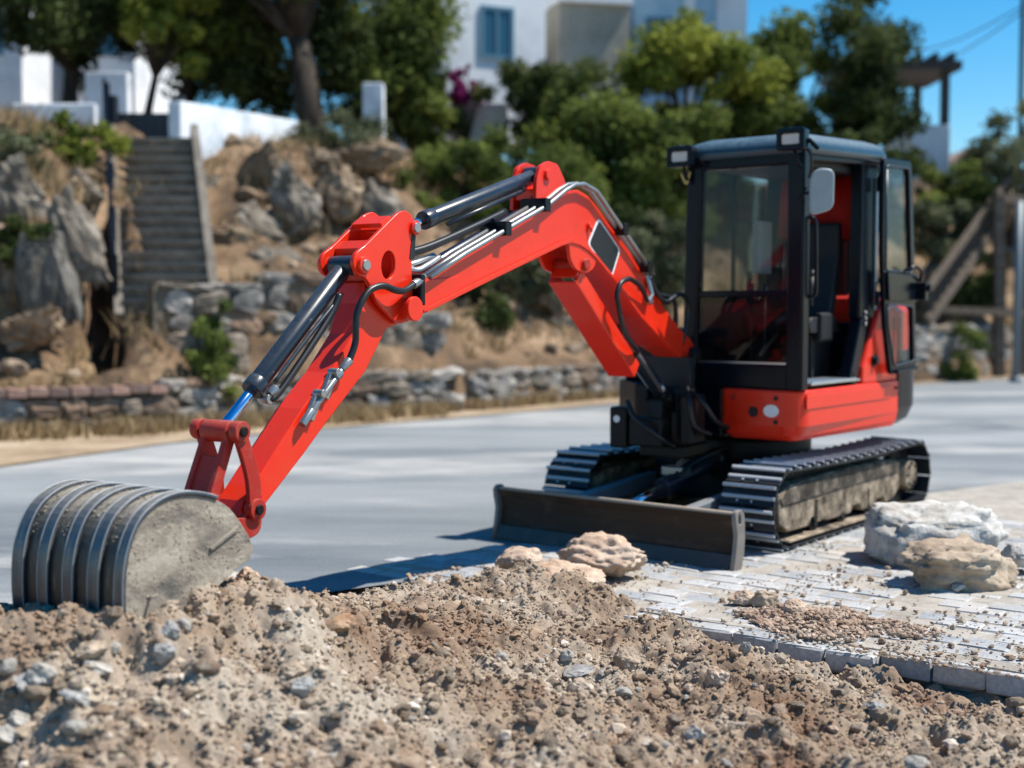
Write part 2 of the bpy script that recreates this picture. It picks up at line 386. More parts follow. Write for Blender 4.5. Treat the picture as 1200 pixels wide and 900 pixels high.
# one mesh per shoe: plate and its ribs together
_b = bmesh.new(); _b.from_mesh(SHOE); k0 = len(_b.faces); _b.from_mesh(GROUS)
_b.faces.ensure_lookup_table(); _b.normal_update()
for f in _b.faces[k0:]: f.material_index = 1 if f.calc_center_median().z > (.034 if f.calc_center_median().x < -.02 else .0175) else 0  # pale caps on dark ribs: lit top edges put into the colour, besides wear
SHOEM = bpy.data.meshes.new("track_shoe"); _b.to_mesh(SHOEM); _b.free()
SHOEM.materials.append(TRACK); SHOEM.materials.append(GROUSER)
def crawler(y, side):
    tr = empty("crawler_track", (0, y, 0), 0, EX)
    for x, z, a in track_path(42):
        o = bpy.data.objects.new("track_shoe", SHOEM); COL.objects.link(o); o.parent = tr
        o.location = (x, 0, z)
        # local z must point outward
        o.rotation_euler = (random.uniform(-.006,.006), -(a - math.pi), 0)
    fr = MB()
    top = [(.98,.40),(.3,.425),(-.45,.425),(-.80,.40)]
    bot = [(-.84,.20),(-.72,.125),(-.58,.10),(-.54,.15),(-.42,.15),(-.38,.10),(-.16,.10),(-.12,.15),(.0,.15),(.04,.105),(.40,.10),(.50,.115),(.54,.15),(.66,.15),(.70,.10),(1.0,.10),(1.13,.17),(1.14,.36)]
    fr.prism(top+bot, -.13, .13)
    fo = fr.build("track_frame", MUD, tr, .01)
    s = side
    for lo_, hi_ in (((.55,.12,.12),(.61,.15,.27)), ((-.3,.12,.13),(-.25,.14,.25))):
        ru = MB(); ru.box((lo_[0], s*lo_[1], lo_[2]), (hi_[0], s*hi_[1], hi_[2])); ru.build("track_frame_rib", MUD, fo, .004)
    b = MB(); b.box((-1.0,-.18,.045),(1.08,.18,.060)); mu = b.build("packed_mud", MUD, tr, .006)
    b = MB(); b.prism([(.98,.385),(.3,.42),(-.45,.42),(-.80,.39),(-.80,.31),(.2,.30),(1.10,.28),(1.13,.33)], .128, .140) if side > 0 else b.prism([(.98,.385),(.3,.42),(-.80,.39),(-.80,.31),(1.10,.28)], -.140, -.128)
    b.build("frame_cheek", MUDDK, fo, .006)
    chain = MB()
    for x, z, a in track_path(84, 1.06, .19):
        chain.box((x-.028, -.03, z-.028), (x+.028, .03, z+.028))
    chain.build("track_chain", GREASE, tr)
    for x in (-.68, -.27, .17, .6):
        b = MB(); b.tube([(x, -.12, .105), (x, .12, .105)], .06, 14); b.tube([(x, -.135, .105), (x, .135, .105)], .03, 10)
        b.build("roller", GREASE, tr, .006)
    b = MB(); b.tube([(1.06, -.05, .265), (1.06, .05, .265)], .20, 24); b.tube([(1.06, -.09, .265), (1.06, .09, .265)], .06, 12)
    b.build("idler_wheel", GREASE, tr, .006)
    pts = []
    for i in range(44):
        a = 2*math.pi*i/44; rr = .215 if i % 2 else .185; pts.append((-1.06+rr*math.cos(a), .265+rr*math.sin(a)))
    b = MB(); b.prism(pts, -.025, .025); sp = b.build("drive_sprocket", GREASE, tr)
    b = MB(); b.tube([(-1.06, -.09, .265), (-1.06, s*.13, .265)], .115, 20); b.build("sprocket_hub", MUD, sp, .01)
    b = MB()
    for i in range(8): a = 2*math.pi*i/8; b.tube([(-1.06+.085*math.cos(a), s*.13, .265+.085*math.sin(a)), (-1.06+.085*math.cos(a), s*.142, .265+.085*math.sin(a))], .013, 6)
    b.build("hub_bolt", GREASE, sp)
    return tr
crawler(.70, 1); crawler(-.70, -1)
# ---------------------------------------------------------------- lower frame
b = MB(); b.prism([(.62,-.42),(.62,.42),(-.62,.42),(-.62,-.42)], .20, .46, 'z'); lf = b.build("lower_frame", GREASE, EX, .02)
b = MB()
for x in (-.5, .5):
    b.bar((x, -.62, .30), (x, .62, .30), .16, .12)
b.build("cross_beam", GREASE, lf, .01)
b = MB(); b.tube([(0,0,.44),(0,0,.60)], .46, 32); b.tube([(0,0,.60),(0,0,.66)], .40, 32); b.build("slewing_ring", GREASE, EX, .01)
# ---------------------------------------------------------------- dozer blade
prof = [(1.845,.005),(1.815,.055),(1.79,.13),(1.785,.20),(1.80,.27),(1.835,.32),(1.80,.325),(1.765,.27),(1.75,.20),(1.755,.12),(1.80,.03),(1.815,.0)]
b = MB(); b.prism(prof, -.885, .885); bl = b.build("dozer_blade", BLADE, EX, .004)
b = MB(); b.prism([(1.85,-.004),(1.868,.0),(1.826,.085),(1.81,.08)], -.88, .88); b.build("cutting_edge", metalpaint("cutting_edge_steel", (.06,.055,.05), dust=(.2,.17,.14), rough=.38, dust_amt=.5, up_amt=.3, metallic=.4), bl, .003)
b = MB(); b.tube([(1.815,-.885,.325),(1.815,.885,.325)], .017, 10); b.build("top_rail", metalpaint("dusty_rail", (.24,.19,.15), dust=(.34,.28,.22), rough=.6, dust_amt=.7, up_amt=.8), bl)
EDGEM = metalpaint("blade_edge_steel", (.17,.155,.14), dust=(.30,.26,.21), rough=.5, dust_amt=.6, up_amt=.3, scratch=(.07,.06,.05), scale=6)
for s in (1, -1):
    ol = [(1.87,-.01),(1.84,.10),(1.825,.20),(1.845,.275),(1.85,.325),(1.82,.35),(1.78,.35),(1.745,.325),(1.735,.28),(1.73,.18),(1.74,.08),(1.77,-.01)]
    plate_with_holes("end_plate", ol, [ellipse(1.798, .295, .016, .034, 14, -.1)], s*.885, s*.915, EDGEM, bl, .004)
b = MB()
for y in (-.42, .42):
    b.bar((.62, y*1.02, .31), (1.76, y, .225), .085, .10)
    b.box((1.64, y-.07, .12), (1.755, y+.07, .28))
b.build("push_arm", metalpaint("push_arm_steel", (.13,.15,.17), dust=(.26,.25,.24), rough=.4, dust_amt=.4, up_amt=.6), bl, .008)
bc = MB(); bc.tube([(.55,.02,.46),(1.22,.02,.34)], .062, 16); bc.tube([(.50,.02,.47),(.56,.02,.46)], .08, 14); 
bc = bc.build("blade_cylinder", CYL, EX, .004)
b = MB(); b.tube([(1.22,.02,.34),(1.62,.02,.265)], .03, 12); b.build("cylinder_rod", CHROME, bc)
b = MB(); b.box((1.56,-.05,.19),(1.76,.09,.30)); b.tube([(1.64,-.08,.26),(1.64,.12,.26)], .035, 12); b.build("clevis", GREASE, bc, .01)
b = MB(); b.box((.98,-.06,.41),(1.10,.10,.47)); b.bar((1.04,.02,.44),(1.16,.14,.56), .03,.03); b.bar((.98,.02,.46),(.92,.1,.57), .03,.02)
b.build("port_block", STEEL, bc, .006)
for k, (y0, y1) in enumerate(((.06,.10),(.0,.14))):
    b = MB(); b.tube(smooth_path([(.5,.05+y0,.55),(.8,y1+.05,.56),(1.0,y1,.50),(1.12,y1*.6,.42),(1.22,.05,.40)]), .013, 8); b.build("hydraulic_hose", RUBBER, bc)
# ---------------------------------------------------------------- upper body
def rounded(poly, rad, k=4):
    out = []; n = len(poly)
    for i in range(n):
        p0, p, p1 = Vector(poly[i-1]), Vector(poly[i]), Vector(poly[(i+1) % n])
        r_ = rad[i] if isinstance(rad, (list, tuple)) else rad
        if r_ <= 0: out.append(tuple(p)); continue
        a = p+(p0-p).normalized()*min(r_, (p0-p).length*.48); c = p+(p1-p).normalized()*min(r_, (p1-p).length*.48)
        for j in range(k+1):
            t = j/k; out.append(tuple((1-t)**2*a+2*t*(1-t)*p+t*t*c))
    return out
def loft(rings, cap=True, smooth=True):
    b = MB(); n = len(rings[0]); vs_ = [v for r_ in rings for v in r_]
    b.add(vs_, [(i*n+k, i*n+(k+1)%n, (i+1)*n+(k+1)%n, (i+1)*n+k) for i in range(len(rings)-1) for k in range(n)], smooth)
    if cap:
        b.f.append(list(range(n))[::-1]); b.sm.append(False); m = (len(rings)-1)*n; b.f.append([m+i for i in range(n)]); b.sm.append(False)
    return b
def ring(poly, z, inset=0, c=None):
    cx = sum(p[0] for p in poly)/len(poly); cy = sum(p[1] for p in poly)/len(poly)
    out = []
    for p in poly:
        d = Vector((p[0]-cx, p[1]-cy)); l_ = d.length
        d = d*((l_-inset)/l_); out.append((cx+d.x, cy+d.y, z))
    return out
# red side and front skirt under the cab
sk = rounded([(.86,.25),(.875,.78),(.80,.845),(-.74,.845),(-.74,.25)], [.05,.09,.06,.0,.0], 5)
b = loft([ring(sk,.665,.07), ring(sk,.70,.03), ring(sk,.765,.0), ring(sk,.985,.0), ring(sk,1.0,.012)], smooth=False)
body = b.build("body_skirt", RED, EX, .008)
b = MB(); b.prism([(.80,.875),(.80,.972),(-.56,.972),(-.60,.955),(-.60,.895),(-.565,.875)], .843, .853); b.build("raised_panel", RED, body, .006)
def front_disc(name, y, z, ry, rz, mat, x=.872, t=.006):
    b = MB(); n = 24
    b.add([(x+dx, y+ry*math.cos(2*math.pi*i/n), z+rz*math.sin(2*math.pi*i/n)) for dx in (-.01, t) for i in range(n)],
          [tuple(range(n))[::-1], tuple(range(n, 2*n))] + [(i,(i+1)%n,(i+1)%n+n,i+n) for i in range(n)])
    return b.build(name, mat, body)
front_disc("oval_badge", .636, .862, .055, .041, WHITE)
front_disc("vent_hole", .505, .85, .032, .034, DARK)
for y, z in ((.668,.945),(.668,.79)): front_disc("bolt", y, z, .014, .016, DARK, t=.008)
front_disc("bolt", .36, .94, .018, .02, REDOLD, t=.004)
b = MB(); b.tube([(-.69,.845,.945),(-.69,.855,.945)], .012, 8); b.build("bolt", DARK, body)
# black base on the other side, floor and engine bay
b = MB(); b.prism(rounded([(.82,-.45),(.82,.25),(-.74,.25),(-.74,-.84),(.45,-.84)], .04), .66, 1.0, 'z'); b.build("chassis_plate", BLACK, EX, .01)
# counterweight wrapped round the tail
cwp = rounded([(-.742,.842),(-1.06,.842),(-1.27,.74),(-1.40,.36),(-1.42,-.36),(-1.27,-.74),(-1.06,-.842),(-.742,-.842)], [0,.1,.15,.2,.2,.15,.1,0], 4)
b = loft([ring(cwp,.655,.12), ring(cwp,.70,.05), ring(cwp,.80,.0), ring(cwp,1.10,.0), ring(cwp,1.30,.03), ring(cwp,1.38,.09)], smooth=False)
b.build("counterweight", BLACK, EX, .015)
# red bonnet behind and beside the cab
bon = rounded([(-.46,.825),(-1.0,.825),(-1.18,.50),(-1.18,-.72),(-.46,-.72)], .05)
b = loft([ring(bon,1.0), ring(bon,1.50), ring(bon,1.60,.06), ring(bon,1.63,.14)], smooth=False); bon_o = b.build("engine_bonnet", RED, EX, .02)
b = MB(); b.prism([(-.12,1.0),(-.12,1.12),(-.40,1.53),(-.72,1.53),(-.74,1.0)], .79, .834); sp = b.build("bonnet_side_cover", RED, EX, .015)
b = MB(); b.tube([(-.30,.83,1.16),(-.30,.848,1.16)], .045, 16); b.tube([(-.30,.83,1.16),(-.30,.87,1.16)], .028, 12); b.build("filler_lock", BLACK, sp, .004)
for k, x in enumerate((-.54, -.66, -.76)):
    b = MB(); b.prism([(x,1.12),(x+.012,1.12),(x+.012,1.46),(x,1.46)], .836, .841); b.build("panel_gap", DARK, sp)
# right hand side cover, far from the camera
b = MB(); b.prism(rounded([(.42,-.30),(.42,-.84),(-.3,-.84),(-.3,-.30)], .08), 1.0, 1.38, 'z'); b.build("tank_cover", BLACK, EX, .02)
# ---------------------------------------------------------------- cab
CABW = (-.02, .83)
FX = .865
cab = MB()
def post(p, q, wx, wy): cab.bar(p, q, wx, wy, (0,1,0))
# front face members
cab.bar((FX-.05,-.0,1.0),(FX-.05,.035,2.54), .09,.11,(0,1,0))
cab.bar((FX-.05,.785,1.0),(FX-.05,.785,2.56), .10,.12,(0,1,0))
cab.box((FX-.07,.02,1.0),(FX-.004,.745,1.165))
cab.box((FX-.09,.03,2.455),(FX-.006,.745,2.56))
# left side (door side)
cab.bar((.76,.775,2.535),(-.42,.775,2.60), .10,.11,(0,0,1))
cab.bar((.02,.775,1.0),(-.20,.775,1.50), .13,.09,(0,1,0)); cab.bar((-.21,.775,1.46),(-.23,.775,2.58), .26,.09,(0,1,0))
cab.box((-.02,.70,1.0),(.05,.82,1.10))
# right side and rear
cab.bar((-.36,.03,1.0),(-.38,.03,2.58), .08,.14,(0,1,0)); cab.bar((.80,.03,2.52),(-.40,.03,2.58), .08,.10)
cab.bar((.80,.0,1.60),(-.40,.0,1.60), .05,.06); cab.bar((.80,.01,1.03),(-.40,.01,1.03), .05,.07)
cab.bar((-.40,.0,2.54),(-.40,.80,2.54), .08,.12); cab.bar((-.42,.0,1.40),(-.42,.80,1.40), .06,.06)
cab.box((-.42,.03,1.0),(-.38,.79,1.38)); cab.box((.82,.0,1.0),(-.40,.04,1.32))
cabo = cab.build("cab", BLACK, EX, .016, 3)
# roof: a crowned panel, rounded plan
rp = rounded([(.905,-.055),(.905,.86),(-.50,.875),(-.50,-.075)], [.12,.14,.18,.16], 6)
def rring(z, inset): return [(x, y, zz + .055*(1-(x+.5)/1.4)) for x, y, zz in ring(rp, z, inset)]
b = loft([rring(2.515,.03), rring(2.53,.0), rring(2.565,.0), rring(2.60,.025), rring(2.635,.08), rring(2.66,.18), rring(2.672,.32)])
b.build("roof", ROOFM, cabo)
b = MB(); b.box((.70,.06,2.47),(-.36,.73,2.515)); b.build("roof_lining", DARK, cabo)
b = MB(); b.box((FX-.045,.045,1.605),(FX-.02,.735,1.65)); b.build("screen_bar", BLACK, cabo, .006)
b = MB(); b.box((FX-.036,.045,1.652),(FX-.030,.735,2.46)); b.build("windscreen", GLASS, cabo)
b = MB(); b.box((FX-.036,.045,1.168),(FX-.030,.735,1.604)); b.build("lower_screen", GLASSD, cabo)
b = MB(); b.box((FX-.028,.05,1.166),(FX-.012,.735,1.178)); b.build("screen_seal", ALU, cabo)
b = MB(); b.box((-.33,-.012,1.63),(.77,-.006,2.50)); b.build("side_window", GLASS, cabo)
b = MB(); b.box((.215,-.02,1.62),(.24,.004,2.50)); b.build("window_divider", BLACK, cabo)
b = MB(); b.box((-.415,.06,1.42),(-.408,.74,2.48)); b.build("rear_window", GLASS, cabo)
# interior
b = MB(); b.box((-.36,.05,1.0),(.80,.72,1.03)); b.build("floor_mat", DARK, cabo)
b = MB(); b.box((-.05,.60,1.028),(.72,.845,1.042))
for k in range(7): b.bar((-.0,.63+k*.034,1.046),(.70,.63+k*.034,1.046), .010,.010)
b.build("tread_plate", ALU, cabo, .002)
st = MB(); st.prism(rounded([(.30,1.36),(.34,1.42),(.30,1.47),(-.12,1.46),(-.16,1.36)], .03), .20, .64)
seat = st.build("seat", SEATM, cabo, .03, 3)
st = MB(); st.prism(rounded([(-.10,1.44),(-.02,1.46),(-.14,1.90),(-.16,2.14),(-.22,2.14),(-.24,1.88)], .03), .22, .62); st.build("seat_back", SEATM, seat, .03, 3)
st = MB(); st.box((-.15,.24,1.03),(.16,.58,1.36)); st.build("seat_base", bpy.data.materials["dark_red_trim"] if "dark_red_trim" in bpy.data.materials else DARK, seat, .02)
# red cloth hanging across the back of the cab, lower edge sagging
b = MB(); n = 16
top = [(-.30+.015*math.sin(i*1.1), .10+.66*i/n, 2.49) for i in range(n+1)]
mid = [(-.27+.025*math.sin(i*1.3), .10+.66*i/n, 2.28) for i in range(n+1)]
low = [(-.25+.02*math.sin(i*1.7), .10+.66*i/n, 2.06-.12*math.sin(math.pi*i/n)) for i in range(n+1)]
b.add(top+mid+low, [(r*(n+1)+i, r*(n+1)+i+1, (r+1)*(n+1)+i+1, (r+1)*(n+1)+i) for r in (0,1) for i in range(n)], True)
o = b.build("sun_curtain", REDIN, cabo); o.modifiers.new("solid", 'SOLIDIFY').thickness = .02
b = MB(); b.box((-.27,.16,1.62),(-.23,.66,2.02)); b.build("rear_trim", plain("dark_red_trim", (.10,.008,.008), .6), cabo, .02)
for y in (.16, .64):
    b = MB(); b.box((.0,y-.03,1.3),(.20 if y > .5 else .36,y+.03,1.50)); b.build("console", SEATM, seat, .02)
    b = MB(); b.tube([(.30,y,1.55),(.32,y,1.66),(.30,y,1.74)], [.012,.012,.024], 8); b.tube([(.30,y,1.73),(.295,y,1.79)], [.024,.018], 8); b.build("joystick", SEATM, cabo)
for y in (.36, .46):
    b = MB(); b.tube([(.66,y,1.03),(.64,y,1.62)], .011, 8); b.tube([(.64,y,1.60),(.637,y,1.70)], [.02,.016], 8); b.box((.62,y-.04,1.05),(.74,y+.04,1.07)); b.build("travel_lever", SEATM, cabo)
b = MB(); b.box((.52,.62,1.62),(.60,.70,1.80)); b.bar((.56,.66,1.4),(.56,.66,1.64),.03,.03); b.build("monitor", DARK, cabo, .01)
b = MB(); b.box((-.12,.05,1.78),(.06,.12,2.16)); b.build("control_box", plain("grey_box", (.30,.33,.34), .5), cabo, .012)
b = MB(); b.tube([(.0,.10,2.16),(.02,.12,2.40)], .008, 6); b.build("cable", RUBBER, cabo)
# grab handle beside the door opening
b = MB(); b.tube(smooth_path([(.79,.835,2.12),(.77,.875,2.10),(.76,.88,2.0),(.75,.88,1.70),(.75,.875,1.62),(.77,.835,1.60)]), .013, 8); b.build("grab_handle", BLACK, cabo)
# strip seen down the rear edge of the door opening
b = MB(); b.box((-.335,.828,1.52),(-.31,.836,2.45)); b.build("door_seal", plain("pale_seal", (.25,.33,.42), .35), cabo)
for z in (1.42, 1.46, 1.50):
    b = MB(); b.tube([(-.16,.82,z),(-.16,.838,z)], .012, 8); b.build("bolt", STEEL, cabo)
for z in (2.40, 1.60):
    b = MB(); b.tube([(-.29,.86,z-.05),(-.29,.86,z+.05)], .018, 8); b.build("hinge", BLACK, cabo)
# mirror on the front pillar
mr = MB(); ol = rounded([(.085,-.15),(-.07,-.12),(-.10,.13),(.01,.15),(.06,.10)], .05, 5)
mr.prism([(a, c) for a, c in ol], -.018, .018)
mo = mr.build("mirror", MIRR, EX, .012, 3); mo.location = (.86, .955, 2.27); mo.rotation_euler = (0, R(6), R(-52))
b = MB(); b.tube(smooth_path([(.03,-.02,-.0),(.09,-.05,.0),(.12,-.07,-.04)]), .011, 8); b.box((.0,-.035,-.035),(.05,-.015,.03)); b.build("mirror_arm", BLACK, mo)
b = MB(); b.tube([(.80,.86,2.30),(.83,.90,2.29)], .012, 8); b.build("mirror_bracket", BLACK, cabo)
# two work lights
def work_light(y, z, flip):
    o = empty("work_light", (.93, y, z), R(0), EX)
    b = MB(); b.prism(rounded([(-.05,-.085),(.04,-.095),(.04,.095),(-.05,.085)], .015), -.066, .066, 'z'); h = b.build("lamp_housing", BLACK, o, .012)
    b = MB(); b.prism(rounded([(-.062,-.034),(.062,-.034),(.062,.034),(-.062,.034)], .015), .041, .047, 'x'); b.build("lamp_lens", LENS, o, .004)
    b = MB()
    for s in (-1, 1): b.box((.03, s*.079-.018, -.062), (.055, s*.079+.018, .062))
    b.box((.03,-.088,.034),(.06,.088,.068)); b.box((.03,-.088,-.07),(.058,.088,-.036))
    b.build("lamp_bezel", BLACK, o, .005)
    b = MB(); b.tube([(-.01,0,-.066),(-.02,flip*.01,-.13),(-.06,flip*.03,-.17)], .012, 8)
    b.bar((-.02, flip*.09, 0), (-.08, flip*.13, -.06), .03, .02); b.box((-.05,-.05,.066),(.02,-.02,.082)); b.box((-.05,.02,.066),(.02,.05,.078))
    b.build("lamp_bracket", BLACK, o, .004)
work_light(-.01, 2.545, 1); work_light(.80, 2.60, 1)
b = MB(); b.tube(smooth_path([(.92,-.03,2.44),(.90,.0,2.37),(.89,.02,2.45)]), .008, 6); b.build("lamp_cable", plain("yellow_cable", (.45,.36,.12), .5), EX)
b = MB(); b.tube(smooth_path([(.90,.87,2.55),(.89,.90,2.50),(.86,.89,2.42),(.85,.87,2.36)]), .010, 8); b.build("lamp_cable", RUBBER, EX)
# ---------------------------------------------------------------- door, folded back along the side
dy0, dy1 = .868, .905
dout = rounded([(-.26,2.585),(-.775,2.60),(-.875,1.76),(-.93,1.075),(-.455,1.05),(-.335,1.42),(-.27,1.90)], [.05,.06,.05,.06,.05,.1,.1])
up_ = rounded([(-.305,2.535),(-.715,2.545),(-.80,1.79),(-.325,1.80)], .03)
lo_ = rounded([(-.365,1.565),(-.83,1.545),(-.875,1.14),(-.50,1.115),(-.375,1.42)], .03)
door = plate_with_holes("cab_door", dout, [up_, lo_], dy0, dy1, BLACK, EX, .008)
b = MB(); b.prism([(-.30,2.54),(-.72,2.55),(-.805,1.785),(-.32,1.795)], .884, .889); b.build("door_window", GLASSH, door)
b = MB(); b.prism([(-.36,1.57),(-.835,1.55),(-.88,1.135),(-.495,1.11),(-.37,1.42)], .884, .889); b.build("lower_door_window", GLASSH, door)
b = MB()
for q in (up_, lo_): b.tube([(x, .908, z) for x, z in q]+[(q[0][0], .908, q[0][1])], .007, 6)
b.build("window_seal", plain("seal_rubber", (.04,.05,.06), .3), door)
b = MB(); b.prism(rounded([(-.32,1.79),(-.89,1.77),(-.90,1.585),(-.35,1.585)], .02), .905, .925); b.build("lock_panel", BLACK, door, .006)
b = MB(); b.tube(smooth_path([(-.62,.92,1.80),(-.70,.97,1.83),(-.82,.97,1.80),(-.90,.93,1.73)]), .013, 8)
b.box((-.93,.90,1.59),(-.86,.99,1.72)); b.tube([(-.90,.90,1.68),(-.90,1.02,1.68)], .028, 10); b.build("door_handle", BLACK, door, .006)
b = MB(); b.prism([(-.52,1.085),(-.90,1.10),(-.90,1.075),(-.52,1.06)], .905, .93); b.build("kick_rail", BLACK, door, .004)
# ================================================================ digging arm: boom frame x = reach, y = left, z = up
BOOM_ROT = R(38.3-33.0); BOOM_AT = (1.264, .034, .0434); BOOM_S = .972
def bpart(name, mb, mat, bevel=.004, parent=None):
    o = mb.build(name, mat, parent or EX, bevel) if isinstance(mb, MB) else mb
    if parent is None: o.location = BOOM_AT; o.rotation_euler = (0, 0, BOOM_ROT); o.scale = (BOOM_S,)*3
    return o
# swing post
b = MB(); b.prism(rounded([(-.42,.60),(.02,.60),(.10,.78),(.08,.93),(-.10,.93),(-.12,1.16),(-.20,1.27),(-.36,1.27),(-.44,1.0)], .03), -.055, .055)
b.tube([(-.26,-.16,1.215),(-.26,.16,1.215)], .05, 14); b.tube([(-.2,0,.50),(-.2,0,1.0)], .15, 20)
b.box((-.42,-.17,.52),(-.02,.17,.60)); b.box((-.46,-.13,.84),(-.08,.13,.92))
post_o = bpart("swing_post", b, GREASE, .012)
b = MB()
for s in (-1, 1): b.prism(rounded([(-.12,.80),(.02,.86),(.10,.95),(.06,1.0),(-.04,.98),(-.14,.92)], .02), s*.065-.012, s*.065+.012)
b.tube([(.02,-.1,.93),(.02,.1,.93)], .028, 12); bpart("cylinder_lug", b, GREASE, .006, post_o)
b = MB()
for i in range(9):
    y = -.15+i*.0375
    b.tube([(-.14,y,1.19),(-.12,y,1.08),(-.14,y,.93)], .019, 8)
b.box((-.2,-.16,.92),(-.1,.16,1.2))
bpart("hose_bundle", b, DARK, 0, post_o)
b = MB(); b.box((.0,-.33,.58),(.12,-.20,.86)); b.box((-.02,-.18,.60),(.12,.06,.80)); b.box((-.2,.15,.62),(.02,.24,.95)); swb = bpart("swing_bracket", b, GREASE, .015)
b = MB(); b.tube([(.12,-.27,.78),(.128,-.27,.78)], .024, 12); bpart("reflector", b, WHITE, 0, swb)
for k, pts in enumerate((((-.05,.17,1.0),(.05,.24,.9),(.02,.26,.75),(-.15,.3,.68)), ((-.05,.2,.98),(.0,.32,.9),(-.1,.36,.78),(-.3,.36,.72)), ((.1,-.2,.9),(.18,-.1,.8),(.14,.05,.68),(-.1,.1,.56)))):
    b = MB(); b.tube(smooth_path(pts), .018, 8); bpart("hydraulic_hose", b, RUBBER, 0, swb)
# boom
bo = [(2.90,1.60),(2.854,1.665),(2.502,1.784),(1.691,2.083),(1.50,2.175),(1.40,2.212),(1.29,2.225),(1.18,2.20),(1.08,2.15),(.95,2.066),(.65,1.886),(.414,1.714),(.15,1.535),(-.06,1.405),(-.22,1.335),(-.305,1.285),(-.33,1.215),(-.29,1.165),(-.22,1.155),(-.039,1.225),(.136,1.282),(.517,1.474),(.882,1.706),(1.10,1.83),(1.20,1.875),(1.30,1.903),(1.40,1.913),(1.514,1.89),(2.246,1.68),(2.80,1.517),(2.93,1.475),(2.99,1.49),(3.005,1.535),(2.985,1.585),(2.94,1.605)]
b = MB(); b.prism(bo, -.10, .10); boom = bpart("boom", b, RED, .006)
low = [(.136,1.28),(.517,1.472),(.882,1.704),(1.10,1.828),(1.20,1.873),(1.30,1.901),(1.40,1.911),(1.514,1.888),(2.246,1.678),(2.80,1.515)]
hi = [(x, z+.024) for x, z in reversed(low)]
b = MB()
for s in (-1, 1): b.prism(low+hi, s*.0985, s*.121)
bpart("boom_lip", b, RED, .003, boom)
b = MB(); b.prism([(2.50,1.60),(2.94,1.47),(2.96,1.60),(2.86,1.672),(2.50,1.70)], -.107, .107); bpart("boom_nose", b, RED, .006, boom)
b = MB(); b.tube([(2.946,-.145,1.534),(2.946,.155,1.534)], .047, 8); b.tube([(2.946,.14,1.534),(2.946,.165,1.534)], .06, 20); bpart("arm_pin", b, RED, .004, boom)
b = MB(); b.tube([(2.83,.11,1.545),(2.83,.135,1.545)], .028, 6); bpart("bolt", b, RED, .002, boom)
for s in (1, -1):
    b = MB(); b.prism(rounded([(1.38,2.18),(1.42,2.27),(1.50,2.355),(1.60,2.365),(1.69,2.33),(1.73,2.25),(1.74,2.08)], .02), s*.075-.012, s*.075+.012); bpart("cylinder_lug", b, RED, .004, boom)
b = MB(); b.tube([(1.62,-.105,2.285),(1.62,.105,2.285)], .032, 14); b.box((1.55,-.06,2.14),(1.72,.06,2.20)); bpart("cylinder_pin", b, RED, .004, boom)
for s in (1, -1):
    b = MB(); b.prism(rounded([(1.08,1.84),(1.12,1.77),(1.22,1.735),(1.34,1.76),(1.40,1.82),(1.42,1.93),(1.2,1.90)], .03), s*.10-.012, s*.10+.012); bpart("cylinder_lug", b, RED, .004, boom)
b = MB(); b.tube([(1.235,-.13,1.79),(1.235,.135,1.79)], .036, 16); bpart("cylinder_pin", b, REDOLD, .006, boom)
b = MB(); b.tube([(1.17,.10,2.02),(1.17,.118,2.02)], .018, 10); b.tube([(1.17,.116,2.02),(1.165,.118,1.985)], .008, 6); bpart("bolt", b, RED, 0, boom)
dq = [(1.056,2.076),(.774,1.892),(.882,1.717),(1.184,1.918)]
cx_, cz_ = sum(p[0] for p in dq)/4, sum(p[1] for p in dq)/4
dq2 = [(cx_+(x-cx_)*.90, cz_+(z-cz_)*.90) for x, z in dq]
b = MB(); b.prism(rounded(dq, .03), .100, .1025); bpart("sticker_border", b, WHITE, 0, boom)
b = MB(); b.prism(rounded(dq2, .03), .1025, .1045); bpart("black_sticker", b, plain("black_sticker", (.008,.009,.012), .35), 0, boom)
# steel pipes along the boom back
for k, (y, up) in enumerate(((.138,.026),(.092,.03),(.045,.034))):
    pts = [(2.80,y,1.668+up*.7),(2.502,y,1.784+up),(1.691,y,2.083+up),(1.50,y,2.178+up),(1.40,y,2.216+up),(1.29,y,2.23+up),(1.14,y,2.20+up),(.93,y,2.066+up),(.65,y,1.89+up),(.40,y,1.72+up)]
    if k == 2: pts = pts[:3]
    b = MB(); b.tube(pts, .0135, 8); bpart("steel_pipe", b, STEEL, 0, boom)
for x, z in ((1.72,2.09),(2.12,1.94),(.80,2.00),(.47,1.78)):
    b = MB(); b.box((x-.03,-.01,z-.02),(x+.03,.158,z+.055)); b.tube([(x,.06,z+.05),(x,.06,z+.075)], .014, 6); bpart("pipe_clamp", b, BLACK if x > 1 else GREASE, .005, boom)
b = MB(); b.box((2.86,.10,1.55),(2.90,.16,1.70)); bpart("hose_clamp", b, BLACK, .008, boom)
b = MB(); b.tube([(2.80,.105,1.69),(2.88,.135,1.668)], .016, 8); b.tube([(2.88,.14,1.668),(2.95,.15,1.648)], .021, 10); bpart("hose_fitting", b, STEEL, .002, boom)
for pts in ([(2.60,.05,1.79),(2.72,.06,1.745),(2.80,.05,1.72),(2.90,.02,1.75)], [(2.58,.0,1.80),(2.75,.02,1.76),(2.86,-.02,1.74),(2.95,-.03,1.80)]):
    b = MB(); b.tube(smooth_path(pts), .019, 8); bpart("hose_fitting", b, STEEL, 0, boom)
b = MB(); b.tube(smooth_path([(1.95,.02,2.06),(2.3,.03,1.95),(2.7,.02,1.83),(2.95,-.02,1.79)]), .022, 8); bpart("hydraulic_hose", b, RUBBER, 0, boom)
